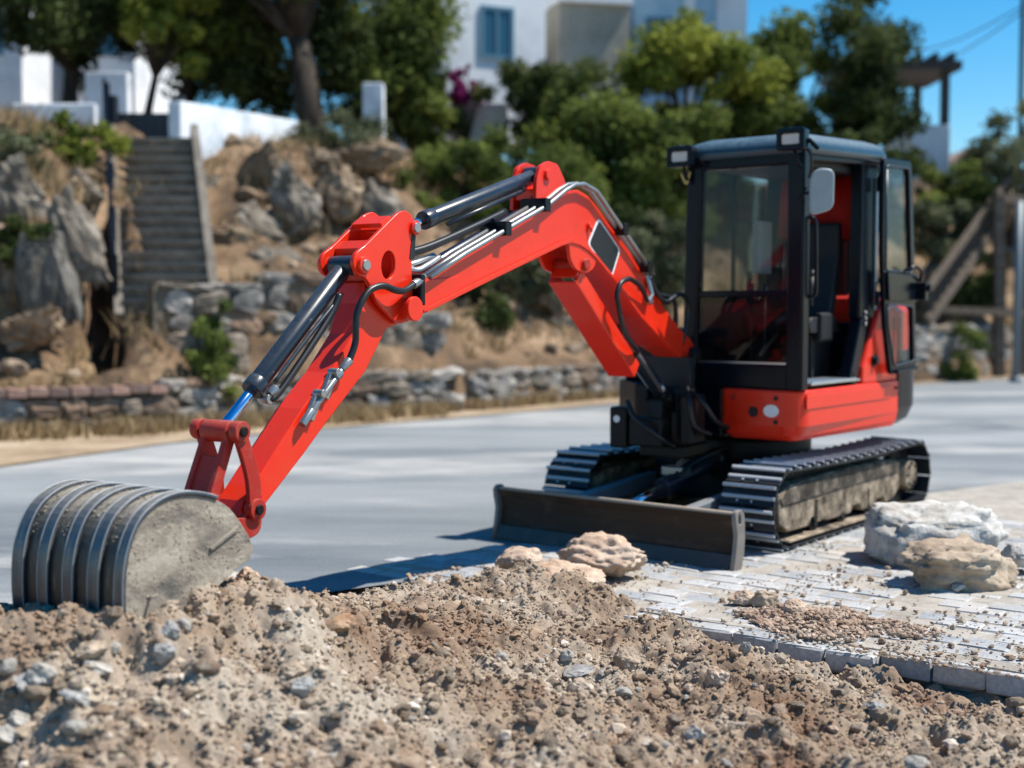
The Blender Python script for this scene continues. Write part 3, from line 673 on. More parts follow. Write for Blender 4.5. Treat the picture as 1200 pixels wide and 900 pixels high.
b = MB(); b.tube(smooth_path([(2.94,.15,1.652),(3.028,.16,1.621),(3.1,.16,1.622),(3.176,.15,1.641),(3.258,.14,1.622),(3.314,.135,1.569),(3.346,.13,1.504),(3.352,.13,1.446),(3.352,.125,1.376),(3.39,.12,1.30)]), .0165, 10); bpart("hydraulic_hose", b, RUBBER, 0, boom)
for pts in ([(.865,.15,1.487),(.905,.16,1.56),(.921,.16,1.617),(.878,.16,1.685),(.80,.16,1.71),(.733,.155,1.712),(.595,.15,1.668),(.464,.13,1.583)],
            [(.865,.15,1.487),(.808,.15,1.392),(.671,.14,1.299),(.575,.12,1.262),(.56,.08,1.22)],
            [(.385,.10,1.735),(.261,.12,1.60),(.16,.12,1.575),(.073,.12,1.60),(-.04,.12,1.625),(-.123,.12,1.602),(-.19,.11,1.527),(-.166,.10,1.38),(-.12,.08,1.25)],
            [(.385,.06,1.735),(.22,.08,1.63),(.09,.08,1.61),(-.03,.08,1.58),(-.08,.07,1.45),(-.06,.06,1.3)]):
    b = MB(); b.tube(smooth_path(pts), .0165, 10); bpart("hydraulic_hose", b, RUBBER, 0, boom)
b = MB(); b.tube([(.43,.11,1.74),(.40,.13,1.62),(.455,.13,1.575)], .018, 8); b.tube([(.47,.11,1.60),(.40,.12,1.57)], .024, 8); bpart("hose_fitting", b, STEEL, .002, boom)
# lift cylinder and its guard
def axis_cyl(name, p, q, r, mat, collar=.0, parent=None):
    b = MB(); p, q = Vector(p), Vector(q); b.tube([p, q], r, 20)
    if collar:
        d = (q-p).normalized(); b.tube([q-d*collar, q+d*.006], r*1.13, 20)
    return bpart(name, b, mat, .003, parent)
lc = axis_cyl("boom_cylinder", (-.02,0,.945), (.62,0,1.385), .052, CYL, .05)
axis_cyl("cylinder_rod", (.60,0,1.37), (1.235,0,1.79), .027, CHROME, 0, lc)
b = MB(); b.tube([(.10,.05,.985),(.47,.06,1.25),(.60,.055,1.33)], .014, 8); b.tube([(.02,.05,.95),(.12,.055,1.02)], .02, 8); bpart("steel_pipe", b, STEEL, 0, lc)
b = MB(); b.tube([(-.02,-.07,.945),(-.02,.07,.945)], .045, 14); bpart("cylinder_eye", b, GREASE, .004, lc)
P1, P2 = Vector((1.275,0,1.725)), Vector((.53,0,1.135)); d_ = (P2-P1).normalized(); nrm = Vector((d_.z,0,-d_.x))
if nrm.z > 0: nrm = -nrm
b = MB(); t_, h_ = .012, .10
b.bar(P1+nrm*.045, P2+nrm*.045, .19, t_, nrm)
for s in (-1, 1):
    b.bar(P1+Vector((0,s*.09,0))-nrm*.005, P2+Vector((0,s*.09,0))-nrm*.005, .012, h_, nrm)
b.bar(P1+nrm*.02-d_*.01, P1-nrm*.06-d_*.01, .18, .012, d_)
bpart("cylinder_guard", b, RED, .004, lc)
# arm
ao = [(2.90,1.56),(2.90,1.50),(2.95,1.465),(3.06,1.44),(3.219,1.242),(3.51,1.012),(3.636,.905),(3.91,.69),(3.945,.61),(3.99,.575),(4.045,.59),(4.06,.65),(4.02,.735),(3.83,.925),(3.655,1.098),(3.464,1.25),(3.30,1.42),(3.24,1.56),(3.22,1.66),(3.0,1.66)]
b = MB(); b.prism(ao, -.075, .075); arm = bpart("arm", b, RED, .006)
br = rounded([(2.954,2.006),(2.905,1.988),(2.858,1.925),(2.874,1.876),(2.899,1.781),(2.905,1.70),(2.885,1.56),(2.92,1.48),(3.0,1.46),(3.08,1.50),(3.17,1.56),(3.22,1.64),(3.25,1.675),(3.315,1.69),(3.345,1.745),(3.32,1.79),(3.25,1.828),(3.01,1.99)], .02, 3)
for s in (1, -1):
    plate_with_holes("pivot_bracket", br, [ellipse(3.085,1.74,.052,.068,18,.2)], s*.098-.011, s*.098+.011, RED, arm, .003)
    for o in arm.children[-1:]: pass
for s in (1,-1):
    b = MB(); b.tube([(3.275,s*.085,1.735),(3.275,s*.130,1.735)], .042, 18); bpart("pin_boss", b, RED, .004, arm)
    b = MB(); b.tube([(2.882,s*.1,1.925),(2.882,s*.125,1.925)], .036, 16); bpart("pin_boss", b, RED, .004, arm)
b = MB(); b.tube([(3.275,-.138,1.735),(3.275,.138,1.735)], .026, 14); b.tube([(2.882,-.13,1.925),(2.882,.132,1.925)], .025, 14); bpart("pivot_pin", b, STEEL, .003, arm)
b = MB(); b.prism([(2.93,1.56),(2.96,1.56),(3.06,1.90),(3.03,1.93)], -.09, .09); b.prism([(3.03,1.955),(3.10,1.915),(3.12,1.935),(3.05,1.975)], -.09, .09); b.prism([(3.19,1.855),(3.24,1.815),(3.20,1.66),(3.17,1.66)], -.09, .09)
bpart("bracket_web", b, RED, .003, arm)
b = MB(); b.prism(rounded([(2.875,1.90),(2.90,1.90),(2.925,1.77),(2.885,1.775)], .015), .109, .112); bpart("slot", b, DARK, 0, arm)
b = MB(); b.tube([(3.385,.118,1.302),(3.43,.112,1.262)], [.022,.016], 10); b.tube([(3.42,.11,1.268),(3.66,.10,1.052)], .0145, 10); b.tube([(3.62,.102,1.09),(3.685,.10,1.03)], .02, 6)
b.tube([(3.44,.108,1.25),(3.47,.107,1.225)], .024, 6); bpart("auxiliary_pipe", b, STEEL, .002, arm)
b = MB()
for x, z in ((3.50,1.19),(3.60,1.10)): b.bar((x-.03,.09,z+.045),(x+.03,.09,z-.05), .05, .022, (0,1,0)); b.tube([(x-.035,.07,z+.06),(x-.035,.125,z+.06)], .02, 8)
bpart("pipe_clamp", b, STEEL, .003, arm)
b = MB(); b.tube([(4.0,-.10,.64),(4.0,.105,.64)], .058, 18); bpart("bucket_pin_boss", b, REDOLD, .006, arm)
# arm cylinder (on top of the boom)
ac = axis_cyl("arm_cylinder", (1.64,0,2.275), (2.66,0,1.976), .0425, CYL, .07)
axis_cyl("cylinder_rod", (2.66,0,1.976), (2.86,0,1.925), .023, CHROME, 0, ac)
b = MB(); b.tube([(1.62,-.055,2.285),(1.62,.055,2.285)], .05, 14); bpart("cylinder_eye", b, CYL, .004, ac); b = MB(); b.tube([(2.882,-.07,1.922),(2.882,.07,1.922)], .04, 14); bpart("cylinder_eye", b, CYL, .004, ac)
b = MB(); b.tube([(1.80,.03,2.18),(2.50,.03,1.965)], .012, 8); b.tube([(1.78,.03,2.18),(1.78,.01,2.24)], .016, 8); bpart("steel_pipe", b, CYL, 0, ac)
# bucket cylinder (on the arm)
bcx = axis_cyl("bucket_cylinder", (3.30,0,1.705), (3.885,0,1.19), .043, CYL, .055)
axis_cyl("cylinder_rod", (3.885,0,1.19), (4.075,0,1.03), .023, CHROMEB, 0, bcx)
b = MB(); b.tube([(3.275,-.07,1.735),(3.275,.07,1.735)], .046, 14); bpart("cylinder_eye", b, CYL, .004, bcx)
b = MB(); b.tube(smooth_path([(3.38,.06,1.60),(3.45,.06,1.50),(3.66,.06,1.29),(3.80,.055,1.16),(3.845,.04,1.155)]), .0165, 8); bpart("hydraulic_hose", b, RUBBER, 0, bcx)
b = MB(); b.tube(smooth_path([(3.33,.03,1.60),(3.42,.055,1.55),(3.62,.055,1.385),(3.80,.05,1.22)]), .0095, 8); bpart("steel_pipe", b, CYL, 0, bcx)
b = MB(); b.tube([(3.835,.0,1.15),(3.835,.06,1.15)], .024, 8); b.tube([(3.83,.05,1.17),(3.80,.06,1.20)], .02, 8); bpart("hose_fitting", b, STEEL, .002, bcx)
# links
lk = MB()
for s in (1, -1):
    cpts = smooth_path([(4.078,0,1.033),(4.035,0,.93),(4.0,0,.82),(3.992,0,.70)], 5)
    lf_ = [(p.x-.036, p.z) for p in cpts]; rt_ = [(p.x+.036, p.z) for p in reversed(cpts)]
    lk.prism(lf_+rt_, s*.108-.012, s*.108+.012)
    for (x, z, r_) in ((4.078,1.033,.044),(3.992,.70,.046)): lk.tube([(x, s*.09, z), (x, s*.135, z)], r_, 18)
lko = bpart("side_link", lk, REDOLD, .004)
for (x, z) in ((4.078,1.033),(3.992,.70)):
    b = MB(); b.tube([(x,-.142,z),(x,.146,z)], .022, 12); bpart("link_pin", b, GREASE, .004, lko)
hl = MB()
for s in (1, -1):
    hl.bar((4.085,s*.062,1.01),(4.195,s*.066,.76), .05,.03,(0,1,0))
hl.bar((4.125,0,.93),(4.19,0,.78), .022,.12,(0,1,0)); hl.tube([(4.20,-.085,.755),(4.20,.085,.755)], .036, 14); hl.tube([(4.078,-.078,1.03),(4.078,.078,1.03)], .046, 14)
bpart("bucket_link", hl, REDOLD, .006)
# bucket
shell = [(4.27,.70),(4.33,.765),(4.40,.806),(4.50,.836),(4.60,.845),(4.69,.826),(4.765,.78),(4.812,.71),(4.838,.63),(4.848,.55),(4.848,.45),(4.838,.35),(4.815,.25),(4.78,.16),(4.74,.10)]
shell = [(p.x, p.z) for p in smooth_path([(x,0,z) for x, z in shell], 3)]
inn = []
for i, (x, z) in enumerate(shell):
    a = Vector(shell[max(i-1,0)]); c = Vector(shell[min(i+1,len(shell)-1)]); t = (c-a).normalized(); inn.append((x+t.y*.016, z-t.x*.016))
b = MB(); b.prism(shell+inn[::-1], -.295, .295); bk = bpart("bucket", b, BUCKET, .002)
side = [(4.27,.70),(4.225,.64),(4.20,.585),(4.225,.545),(4.30,.52),(4.45,.44),(4.60,.30),(4.70,.13)]
for s in (1, -1):
    b = MB(); b.prism(shell+side[::-1][:-1], s*.288, s*.306); bpart("bucket_side", b, BUCKETSIDE, .004, bk)
b = MB()
out2 = []
for i, (x, z) in enumerate(shell):
    a = Vector(shell[max(i-1,0)]); c = Vector(shell[min(i+1,len(shell)-1)]); t = (c-a).normalized(); out2.append((x-t.y*.014, z+t.x*.014))
rngs = [(.262,.314),(.118,.182),(-.02,.040),(-.165,-.105),(-.314,-.245)]
for y0, y1 in rngs:
    b = MB(); k0 = 6
    b.prism(out2[k0:]+shell[k0:][::-1], y0, y1); ws = bpart("wear_strip", b, STRIP, .004, bk)
    for ye in (y0+.003, y1-.003):
        b = MB(); b.tube([(x, ye, z) for x, z in out2[k0:]], .0028, 6); bpart("worn_edge", b, EDGEB, 0, ws)
b = MB(); b.bar((4.44,.308,.62),(4.29,.308,.685), .016,.018,(0,1,0)); bpart("weld_bead", b, BUCKETSIDE, .004, bk)
b = MB(); b.prism([(4.56,.30),(4.80,.34),(4.74,.50),(4.70,.50),(4.64,.42)], .306, .322); bpart("side_cutter", b, BUCKETSIDE, .004, bk)
for s in (1,-1):
    b = MB(); b.prism(rounded([(4.50,.80),(4.30,.79),(4.20,.75),(4.12,.68),(3.97,.66),(3.96,.60),(4.02,.58),(4.2,.60),(4.30,.70)], .03), s*.105-.01, s*.105+.01); bpart("bucket_ear", b, REDOLD, .003, bk)
for k in range(5):
    y = -.25+k*.125
    b = MB(); b.prism([(4.75,.13),(4.70,.11),(4.62,-.02),(4.64,-.03),(4.74,.06)], y-.03, y+.03); bpart("tooth", b, BUCKET, .004, bk)
# ================================================================== GROUND
SOIL = mineral("dug_soil", [(.165,.098,.06),(.255,.192,.138),(.37,.318,.258)], scale=1.5, fine=55, bstr=.9, bdist=.012)
CLODM = mineral("soil_clods", [(.20,.12,.075),(.32,.25,.188),(.46,.41,.345)], scale=1.5, fine=70, bstr=.6, bdist=.006, tint=[(0,(.55,.46,.40)),(.35,(.85,.78,.70)),(.75,(1.0,.97,.92)),(.92,(1.1,1.1,1.1)),(1,(1.4,1.45,1.5))])
PAVE = mineral("paver_concrete", [(.27,.275,.28),(.36,.365,.37),(.43,.43,.43)], scale=9, fine=70, bstr=.5, bdist=.005, rand=.30)
def add_dust(m, col, lo, hi, scale=1.3):
    """dust drifted over a surface in patches, laid out in world space"""
    nt = m.node_tree; bs = nt.nodes['Principled BSDF']; src = bs.inputs['Base Color'].links[0].from_socket
    g = nt.nodes.new('ShaderNodeNewGeometry'); n = nt.nodes.new('ShaderNodeTexNoise'); n.inputs['Scale'].default_value = scale; n.inputs['Detail'].default_value = 9; n.inputs['Roughness'].default_value = .68
    nt.links.new(g.outputs['Position'], n.inputs['Vector'])
    f = math_n(nt, 'MULTIPLY', ramp(nt, n.outputs['Fac'], [(lo,(0,0,0)),(hi,(1,1,1))]), ramp(nt, upness(nt), [(.5,(0,0,0)),(.9,(1,1,1))]))
    nt.links.new(mix(nt, math_n(nt, 'MULTIPLY', f, .8), src, col), bs.inputs['Base Color'])
add_dust(PAVE, (.42,.385,.335), .50, .66, 1.6)
BED = mineral("bedding_sand", [(.23,.205,.17),(.32,.29,.25),(.40,.365,.315)], scale=5, fine=80, bstr=.6)
ROCKW = mineral("white_rock", [(.27,.235,.19),(.46,.44,.405),(.57,.56,.535)], scale=3.2, fine=26, bstr=1.0, bdist=.025)
ROCKB = mineral("brown_rock", [(.22,.16,.11),(.36,.28,.205),(.46,.385,.30)], scale=3, fine=22, bstr=1.0, bdist=.02)
ROCKC = mineral("pinkish_clod", [(.34,.22,.15),(.46,.335,.245),(.52,.42,.33)], scale=6, fine=30, bstr=1.0, bdist=.015)
PALEST = mineral("pale_stone", [(.24,.21,.175),(.36,.335,.295),(.47,.45,.415)], scale=5, fine=30, bstr=.9, bdist=.008)
ROCKG = mineral("grey_stone", [(.20,.19,.18),(.30,.29,.275),(.39,.38,.36)], scale=6, fine=40, bstr=.7, bdist=.008)
# far ground sheet, out to the horizon
b = MB(); b.add([(-1500,-200,-.35),(1500,-200,-.35),(1500,2500,-.35),(-1500,2500,-.35)], [(0,1,2,3)])
tag(b.build("ground", mineral("dry_ground", [(.25,.2,.14),(.34,.28,.2),(.4,.34,.25)], scale=.3, fine=3)), kind="structure")
E0 = np.array([.35, 6.66]); EXD = np.array([.80, -.60]); END = np.array([.60, .80])      # front edge of the paving and its inward normal
RB0 = np.array([-1.25, 7.50]); RBD = np.array([.82, .572])                               # line where paving meets the road
def soil_pts():
    pts = []
    for px, py, d in [(-60,720,4.4),(0,716,4.5),(60,716,4.6),(130,735,4.38),(200,706,4.62),(232,688,4.72),(262,672,4.85),(285,676,5.0),(160,728,4.42),(310,698,5.4),(345,704,5.55),(380,702,5.7),(430,697,6.0),(470,694,6.15),(510,690,6.3),(560,684,6.6),(610,668,6.8),(650,664,6.95),(700,690,6.7),
        (0,900,3.9),(300,900,3.95),(600,900,4.15),(900,900,4.3),(1200,900,4.45),(-100,820,4.1),(150,815,4.25),(450,800,4.75),(650,800,5.05),(300,780,4.6),(560,740,5.7),(640,730,6.0),
        (690,733,6.35),(740,733,6.15),(790,734,5.9),(830,750,5.65),(870,774,5.4),(910,792,5.3),(950,805,5.35),(1000,812,5.5),(1050,820,5.5),(1120,825,5.42),(1190,832,5.33),(1260,840,5.25),(1100,865,4.85),(1180,870,4.8),(750,790,5.4),(1000,860,4.8),(860,840,4.8),(760,860,4.6)]:
        p = at(px, py, d); pts.append((p.x, p.y, p.z))
    pts += [(-2.6,5.6,-.03),(-2.0,5.75,.0),(-1.5,6.2,-.03),(-1.1,6.6,-.06),(-.8,7.0,-.06),(-.45,7.25,-.10),(-.1,7.45,-.14),(.25,7.6,-.15),(.7,7.3,-.16),(.85,6.8,-.16),(1.1,6.5,-.12),(1.5,6.2,-.10),(2.0,5.8,-.095),(2.6,5.5,-.09),(2.05,5.38,-.075),(1.75,5.56,-.08),(1.45,5.78,-.08),(2.35,5.16,-.075),(1.2,5.98,-.06),(2.4,6.5,-.2),(1.2,7.5,-.2),(0,8,-.2),(-1,8,-.2),(-2.2,7.2,-.15),(-3,6.5,-.12),
            (-2,3.2,.05),(-.5,3.1,.1),(1,3.2,.0),(2.5,3.4,-.08),(3.2,4.6,-.12),(3.4,5.4,-.15)]
    return np.array(pts)
SP = soil_pts()
def soil_base(x, y):
    xf, yf = x.ravel(), y.ravel(); out = np.zeros_like(xf)
    for k in range(0, len(xf), 40000):
        d2 = (xf[k:k+40000,None]-SP[None,:,0])**2+(yf[k:k+40000,None]-SP[None,:,1])**2
        ww = 1/(d2+.012)**1.75; out[k:k+40000] = (ww*SP[None,:,2]).sum(1)/ww.sum(1)
    return out.reshape(x.shape)
def soil_z(x, y):
    z = soil_base(x, y)
    wx, wy = x+noise2(x*4, y*4)*.05, y+noise2(x*4+20, y*4)*.05
    lump = noise2(x*1.7+9, y*1.7+4)*.07 + noise2(x*2.9+5, y*2.9)*.045 + (np.abs(noise2(wx*5.5, wy*5.5+9))-.22)*.11 + (np.abs(noise2(wx*12, wy*12))-.22)*.055
    pits = -np.clip(noise2(x*6.5+70, y*6.5)-.16, 0, 1)*.26
    ridged = pits + (np.abs(noise2(x*24+3, y*24+1))-.2)*.030
    fine = noise2(x*45, y*45)*.008 + noise2(x*90, y*90)*.004
    n = (x-E0[0])*END[0]+(y-E0[1])*END[1]
    amp = np.clip(1.0 - np.clip(n, 0, .5)*1.2, .3, 1)
    return z + (lump+ridged-.012+fine)*amp
NX, NY = 720, 560
gx, gy = np.meshgrid(np.linspace(-3.3, 3.3, NX), np.linspace(3.0, 8.0, NY))
gz = soil_z(gx, gy)
V = np.stack([gx.ravel(), gy.ravel(), gz.ravel()], 1)
i = np.arange(NX*NY).reshape(NY, NX)
Fq = np.stack([i[:-1,:-1].ravel(), i[:-1,1:].ravel(), i[1:,1:].ravel(), i[1:,:-1].ravel()], 1)
soil = link("soil_heap", arr_mesh("soil_heap", V, Fq, True), SOIL)
tag(soil, "heap of freshly dug pale brown soil across the foreground", "soil", kind="stuff")
# clods and pebbles: thousands of small ones as one mass
def scatter_mesh(name, P, S, seed, sub=1, tint=None, flat=.75):
    r = np.random.default_rng(seed); protos = []
    for k in range(8):
        v, f = rock_arrays(seed*31+k, sub, (1,1,1), 6, .25, (.55,.95), .0 if sub < 2 else .12); protos.append(v)
    f = ICO[sub][1]; n = len(P); nv = len(protos[0])
    VV = np.empty((n, nv, 3)); kind = r.integers(0, 8, n)
    q = r.normal(size=(n, 4)); q /= np.linalg.norm(q, axis=1)[:,None]
    a, b_, c, d = q.T
    M = np.stack([np.stack([1-2*(c*c+d*d), 2*(b_*c-a*d), 2*(b_*d+a*c)],1), np.stack([2*(b_*c+a*d), 1-2*(b_*b_+d*d), 2*(c*d-a*b_)],1), np.stack([2*(b_*d-a*c), 2*(c*d+a*b_), 1-2*(b_*b_+c*c)],1)],1)
    sc = r.uniform(.6, 1.25, (n,3))
    for k in range(8):
        m = kind == k
        VV[m] = np.einsum('nij,nvj->nvi', M[m], protos[k][None]*sc[m][:,None,:])
    VV *= S[:,None,None]; VV[:,:,2] *= flat; VV += P[:,None,:]
    FF = (f[None]+(np.arange(n)*nv)[:,None,None]).reshape(-1,3)
    if tint is None: tint = np.clip(r.normal(.55,.22,n), 0, .97)
    return arr_mesh(name, VV.reshape(-1,3), FF, False, np.repeat(tint, nv))
def in_view(x, y, z, pad=160):
    dx, dy, dz = x, y, z-CAM_H; d = dy*CT-dz*ST; u = dy*ST+dz*CT
    px, py = 600+F_PX*dx/d, 450-F_PX*u/d
    return (px > -pad) & (px < 1200+pad) & (py < 900+pad) & (py > 600)
def paving_n(x, y): return (x-E0[0])*END[0]+(y-E0[1])*END[1]
def heap_points(N):
    x = rng.uniform(-2.7, 2.7, N); y = 3.6+(rng.random(N)**1.25)*4.0
    zb = soil_base(x, y); z = soil_z(x, y)
    ok = in_view(x, y, z) & ((zb > -.05) | (paving_n(x, y) < -.02))
    return x[ok], y[ok], z[ok]
x, y, z = heap_points(72000); n = len(x)
S = np.clip(rng.lognormal(math.log(.0056), .45, n), .003, .014)*(1+.5*np.clip(noise2(x*3+40, y*3),-.5,.6))
tint = np.clip(rng.normal(.5,.2,n)+noise2(x*2.2, y*2.2+30)*.35, 0, .9); tint[rng.random(n) < .03] = 1.0
tag(link("loose_crumbs", scatter_mesh("loose_crumbs", np.stack([x,y,z+S*.45],1), S, 3, 1, tint), CLODM), "loose crumbs covering the dug soil heap", "crumbs", kind="stuff")
x, y, z = heap_points(7200); n = len(x)
S = np.clip(rng.lognormal(math.log(.0115), .5, n), .006, .042)
tint = np.clip(rng.normal(.5,.28,n)+noise2(x*2.2, y*2.2+30)*.4, 0, .92); tint[rng.random(n) < .07] = 1.0
tag(link("loose_clods", scatter_mesh("loose_clods", np.stack([x,y,z+S*.15],1), S, 4, 2, tint), CLODM), "loose clods and small stones on the dug soil heap", "clods", kind="stuff")
def caked(pts, S, seed, flat):
    o = link("caked_mud", scatter_mesh("caked_mud", np.array(pts), np.array(S), seed, 1, None, flat), CAKE, bk); o['kind'] = "stuff"
CAKE = mineral("caked_mud", [(.20,.165,.125),(.33,.285,.225),(.42,.37,.30)], scale=6, fine=50, bstr=.6, tint=[(0,(.6,.55,.5)),(1,(1.15,1.12,1.1))])
side_poly = shell+side[::-1][:-1]
def inside(x, z, P):
    c = False
    for i in range(len(P)):
        (x1,z1),(x2,z2) = P[i-1], P[i]
        if (z1 > z) != (z2 > z) and x < (x2-x1)*(z-z1)/(z2-z1)+x1: c = not c
    return c
pts, S = [], []
while len(pts) < 420:
    x, z = random.uniform(4.22,4.85), random.uniform(.35,.85)
    if inside(x, z, side_poly) and noise2(np.array([x*7.]), np.array([z*7.]))[0] > -.08+.5*max(0, 4.55-x): pts.append((x, .306, z)); S.append(random.uniform(.002,.006))
for _ in range(700):
    i = random.randrange(3, 22); (x0,z0),(x1,z1) = shell[i], shell[i+1]; f = random.random(); y = random.uniform(-.30,.30)
    if noise2(np.array([y*9.]), np.array([i*.35]))[0] > -.05: pts.append((x0+(x1-x0)*f, y, z0+(z1-z0)*f+.004)); S.append(random.uniform(.002,.007))
caked(pts, S, 12, .5)
# ---------------------------------------------------------------- road
XE = [(-9.5,3.0),(-7.4,7.6),(-6.1,10.2),(-4.93,12.58),(-3.73,15.05),(-2.18,16.7),(-.48,18.4),(2.07,21.2),(6.26,24.4),(11.07,28.3),(18,33),(30,41),(60,60)]
ROADM, nt, bs = mat_new("worn_asphalt")
RDIR = math.atan2(.62,.78)
n1 = tex(nt, scale=.55, detail=7, rough=.6, stretch=(.22,.9,1,-.75)); n2 = tex(nt, scale=60, detail=4); n3 = tex(nt, scale=.35, detail=7, rough=.65, stretch=(.5,1.2,1,-.75))
c = ramp(nt, n1, [(.34,(.105,.122,.135)),(.50,(.175,.19,.198)),(.68,(.26,.27,.275))])
c = mix(nt, ramp(nt, n3, [(.50,(0,0,0)),(.66,(1,1,1))]), c, (.38,.37,.35))
c = mix(nt, .4, c, ramp(nt, n2, [(.3,(.35,)*3),(.7,(.65,)*3)]), 'OVERLAY')
nt.links.new(c, bs.inputs['Base Color']); bs.inputs['Roughness'].default_value = .85; bs.inputs['Specular IOR Level'].default_value = .3
bump(nt, bs, n2, .5, .006)
near = [tuple(RB0+RBD*t+np.array([.286,-.41])) for t in (-9,-6,-3,-1.5,0,1,2,3,4,5,6,8,14,40,90)]
b = MB(); far = [(x-.3 if x<0 else x, y+.5) for x, y in XE]
poly = near + far[::-1]
b.add([(x,y,-.012) for x,y in poly], [tuple(range(len(poly)))])
me = bpy.data.meshes.new("road"); bm = bmesh.new(); vv = [bm.verts.new((x,y,-.012)) for x,y in poly]; bm.faces.new(vv); bmesh.ops.triangulate(bm, faces=bm.faces[:], ngon_method='EAR_CLIP'); bmesh.ops.recalc_face_normals(bm, faces=bm.faces)
for f in bm.faces:
    if f.normal.z < 0: f.normal_flip()
bm.to_mesh(me); bm.free()
ro = link("road", me, ROADM); tag(ro, kind="structure")
# sandy verge along the far side of the road, a low dust bank
VERGE = mineral("sandy_verge", [(.20,.14,.085),(.31,.23,.15),(.40,.32,.225)], scale=1.2, fine=14, bstr=.8, bdist=.03)
def offset_path(t, pts=XE):
    out = []
    for i, p in enumerate(pts):
        a = Vector(pts[max(i-1,0)]); c = Vector(pts[min(i+1,len(pts)-1)]); d = (c-a).normalized(); out.append(Vector(p)+Vector((-d.y,d.x))*t)
    return out
def dense(pts, step=.4):
    out = []
    for a, c in zip(pts[:-1], pts[1:]):
        a, c = Vector(a), Vector(c); k = max(1, int((c-a).length/step))
        out += [a.lerp(c, j/k) for j in range(k)]
    return out+[Vector(pts[-1])]
# ---------------------------------------------------------------- paving: separate blocks
bed_e0, bed_e1 = -3.2, 7.5
b = MB(); 
def EN(e, n): return tuple(E0+EXD*e+END*n)
def road_n(e):               # depth of the paving at e: up to the road line
    p = E0+EXD*e; A_ = np.array([[END[0], -RBD[0]],[END[1], -RBD[1]]]); s_ = np.linalg.solve(A_, RB0-p); return float(s_[0])
bed_e0 = min(e for e in np.linspace(-3.2, 2, 261) if road_n(e) > .22)
ol = [EN(e, .14) for e in np.linspace(bed_e0, bed_e1, 12)] + [EN(e, max(.16, road_n(e)+.02)) for e in np.linspace(bed_e1, bed_e0, 24)]
b.prism(ol, -.13, -.0045, 'z')
pavement = b.build("pavement", BED); tag(pavement, kind="structure")
PVM = []
for k in range(5):
    bm = bmesh.new(); bmesh.ops.create_cube(bm, size=1)
    bmesh.ops.scale(bm, vec=(.2225,.1575,.095), verts=bm.verts)
    bmesh.ops.bevel(bm, geom=bm.edges[:], offset=.009, segments=1, affect='EDGES')
    r_ = random.Random(k)
    for v in bm.verts: v.co += Vector((r_.uniform(-.006,.006), r_.uniform(-.005,.005), r_.uniform(-.003,.003)))
    me = bpy.data.meshes.new("paver"); bm.to_mesh(me); bm.free(); me.materials.append(PAVE); PVM.append(me)
blocks = []
PL, PW = .232, .165
rows = 25
for r_ in range(rows):
    for c_ in range(-9, 34):
        e = c_*PL + (r_ % 2)*PL*.5 + .05; n_ = PW*.5 + r_*PW
        if e > 1.66: n_ += .085                      # past the broken corner the edge steps back
        if n_ > road_n(e)+.08: continue
        x_, y_ = EN(e, n_)
        zb_ = float(soil_base(np.array([[x_]]), np.array([[y_]]))[0,0])
        if zb_ > .06: continue                       # buried under the heap
        sink = 0
        if r_ == 0: sink = -.004-.006*random.random()
        dx, dy, dz = x_, y_, -CAM_H; d = dy*CT-dz*ST; px = 600+F_PX*dx/d; py = 450-F_PX*(dy*ST+dz*CT)/d
        vis = -40 < px < 1240 and 600 < py < 920
        blocks.append((0 if vis else 1, d, x_, y_, sink))
blocks.sort()
ang = math.atan2(EXD[1], EXD[0])
stuffV, stuffF = [], []
for k, (vis, d, x_, y_, sink) in enumerate(blocks):
    zt = -.0475 + sink + random.uniform(-.007,.003)
    rz = ang + random.uniform(-.02,.02); rx, ry = random.uniform(-.022,.022), random.uniform(-.018,.018)
    me = PVM[k % 5]
    if k < 300 and not vis:
        o = bpy.data.objects.new("paver", me); COL.objects.link(o); o.parent = pavement
        o.location = (x_, y_, zt); o.rotation_euler = (rx, ry, rz); o.scale = (1+random.uniform(-.01,.004), 1+random.uniform(-.012,.004), 1)
    else:
        Mx = Matrix.Translation((x_, y_, zt)) @ Matrix.Rotation(rz, 4, 'Z') @ Matrix.Rotation(rx, 4, 'X')
        n0 = len(stuffV); stuffV += [tuple(Mx @ v.co) for v in me.vertices]; stuffF += [[i+n0 for i in p.vertices] for p in me.polygons]
b = MB(); b.v = stuffV; b.f = stuffF; b.sm = [False]*len(stuffF)
o = b.build("paver", PAVE, pavement); o['kind'] = "stuff"
# grit and dust crumbs lying on the paving
N = 13000
e = rng.uniform(-1.2, 5.5, N); nn = rng.random(N)**1.6*2.6
x = E0[0]+EXD[0]*e+END[0]*nn; y = E0[1]+EXD[1]*e+END[1]*nn
keep = (rng.random(N) < np.clip(.28+noise2(x*1.7, y*1.7+60)*1.3+np.clip(e-1.0,0,1)*.9*np.exp(-nn*1.2), .04, 1)) & in_view(x, y, x*0)
x, y = x[keep], y[keep]; S = np.clip(rng.lognormal(math.log(.006), .6, len(x)), .0025, .026)
tag(link("grit", scatter_mesh("grit", np.stack([x,y,.002+S*.3],1), S, 5, 1, np.clip(rng.normal(.7,.2,len(x)),0,1)), CLODM), "grit and crumbs scattered over the paving", "grit", kind="stuff")
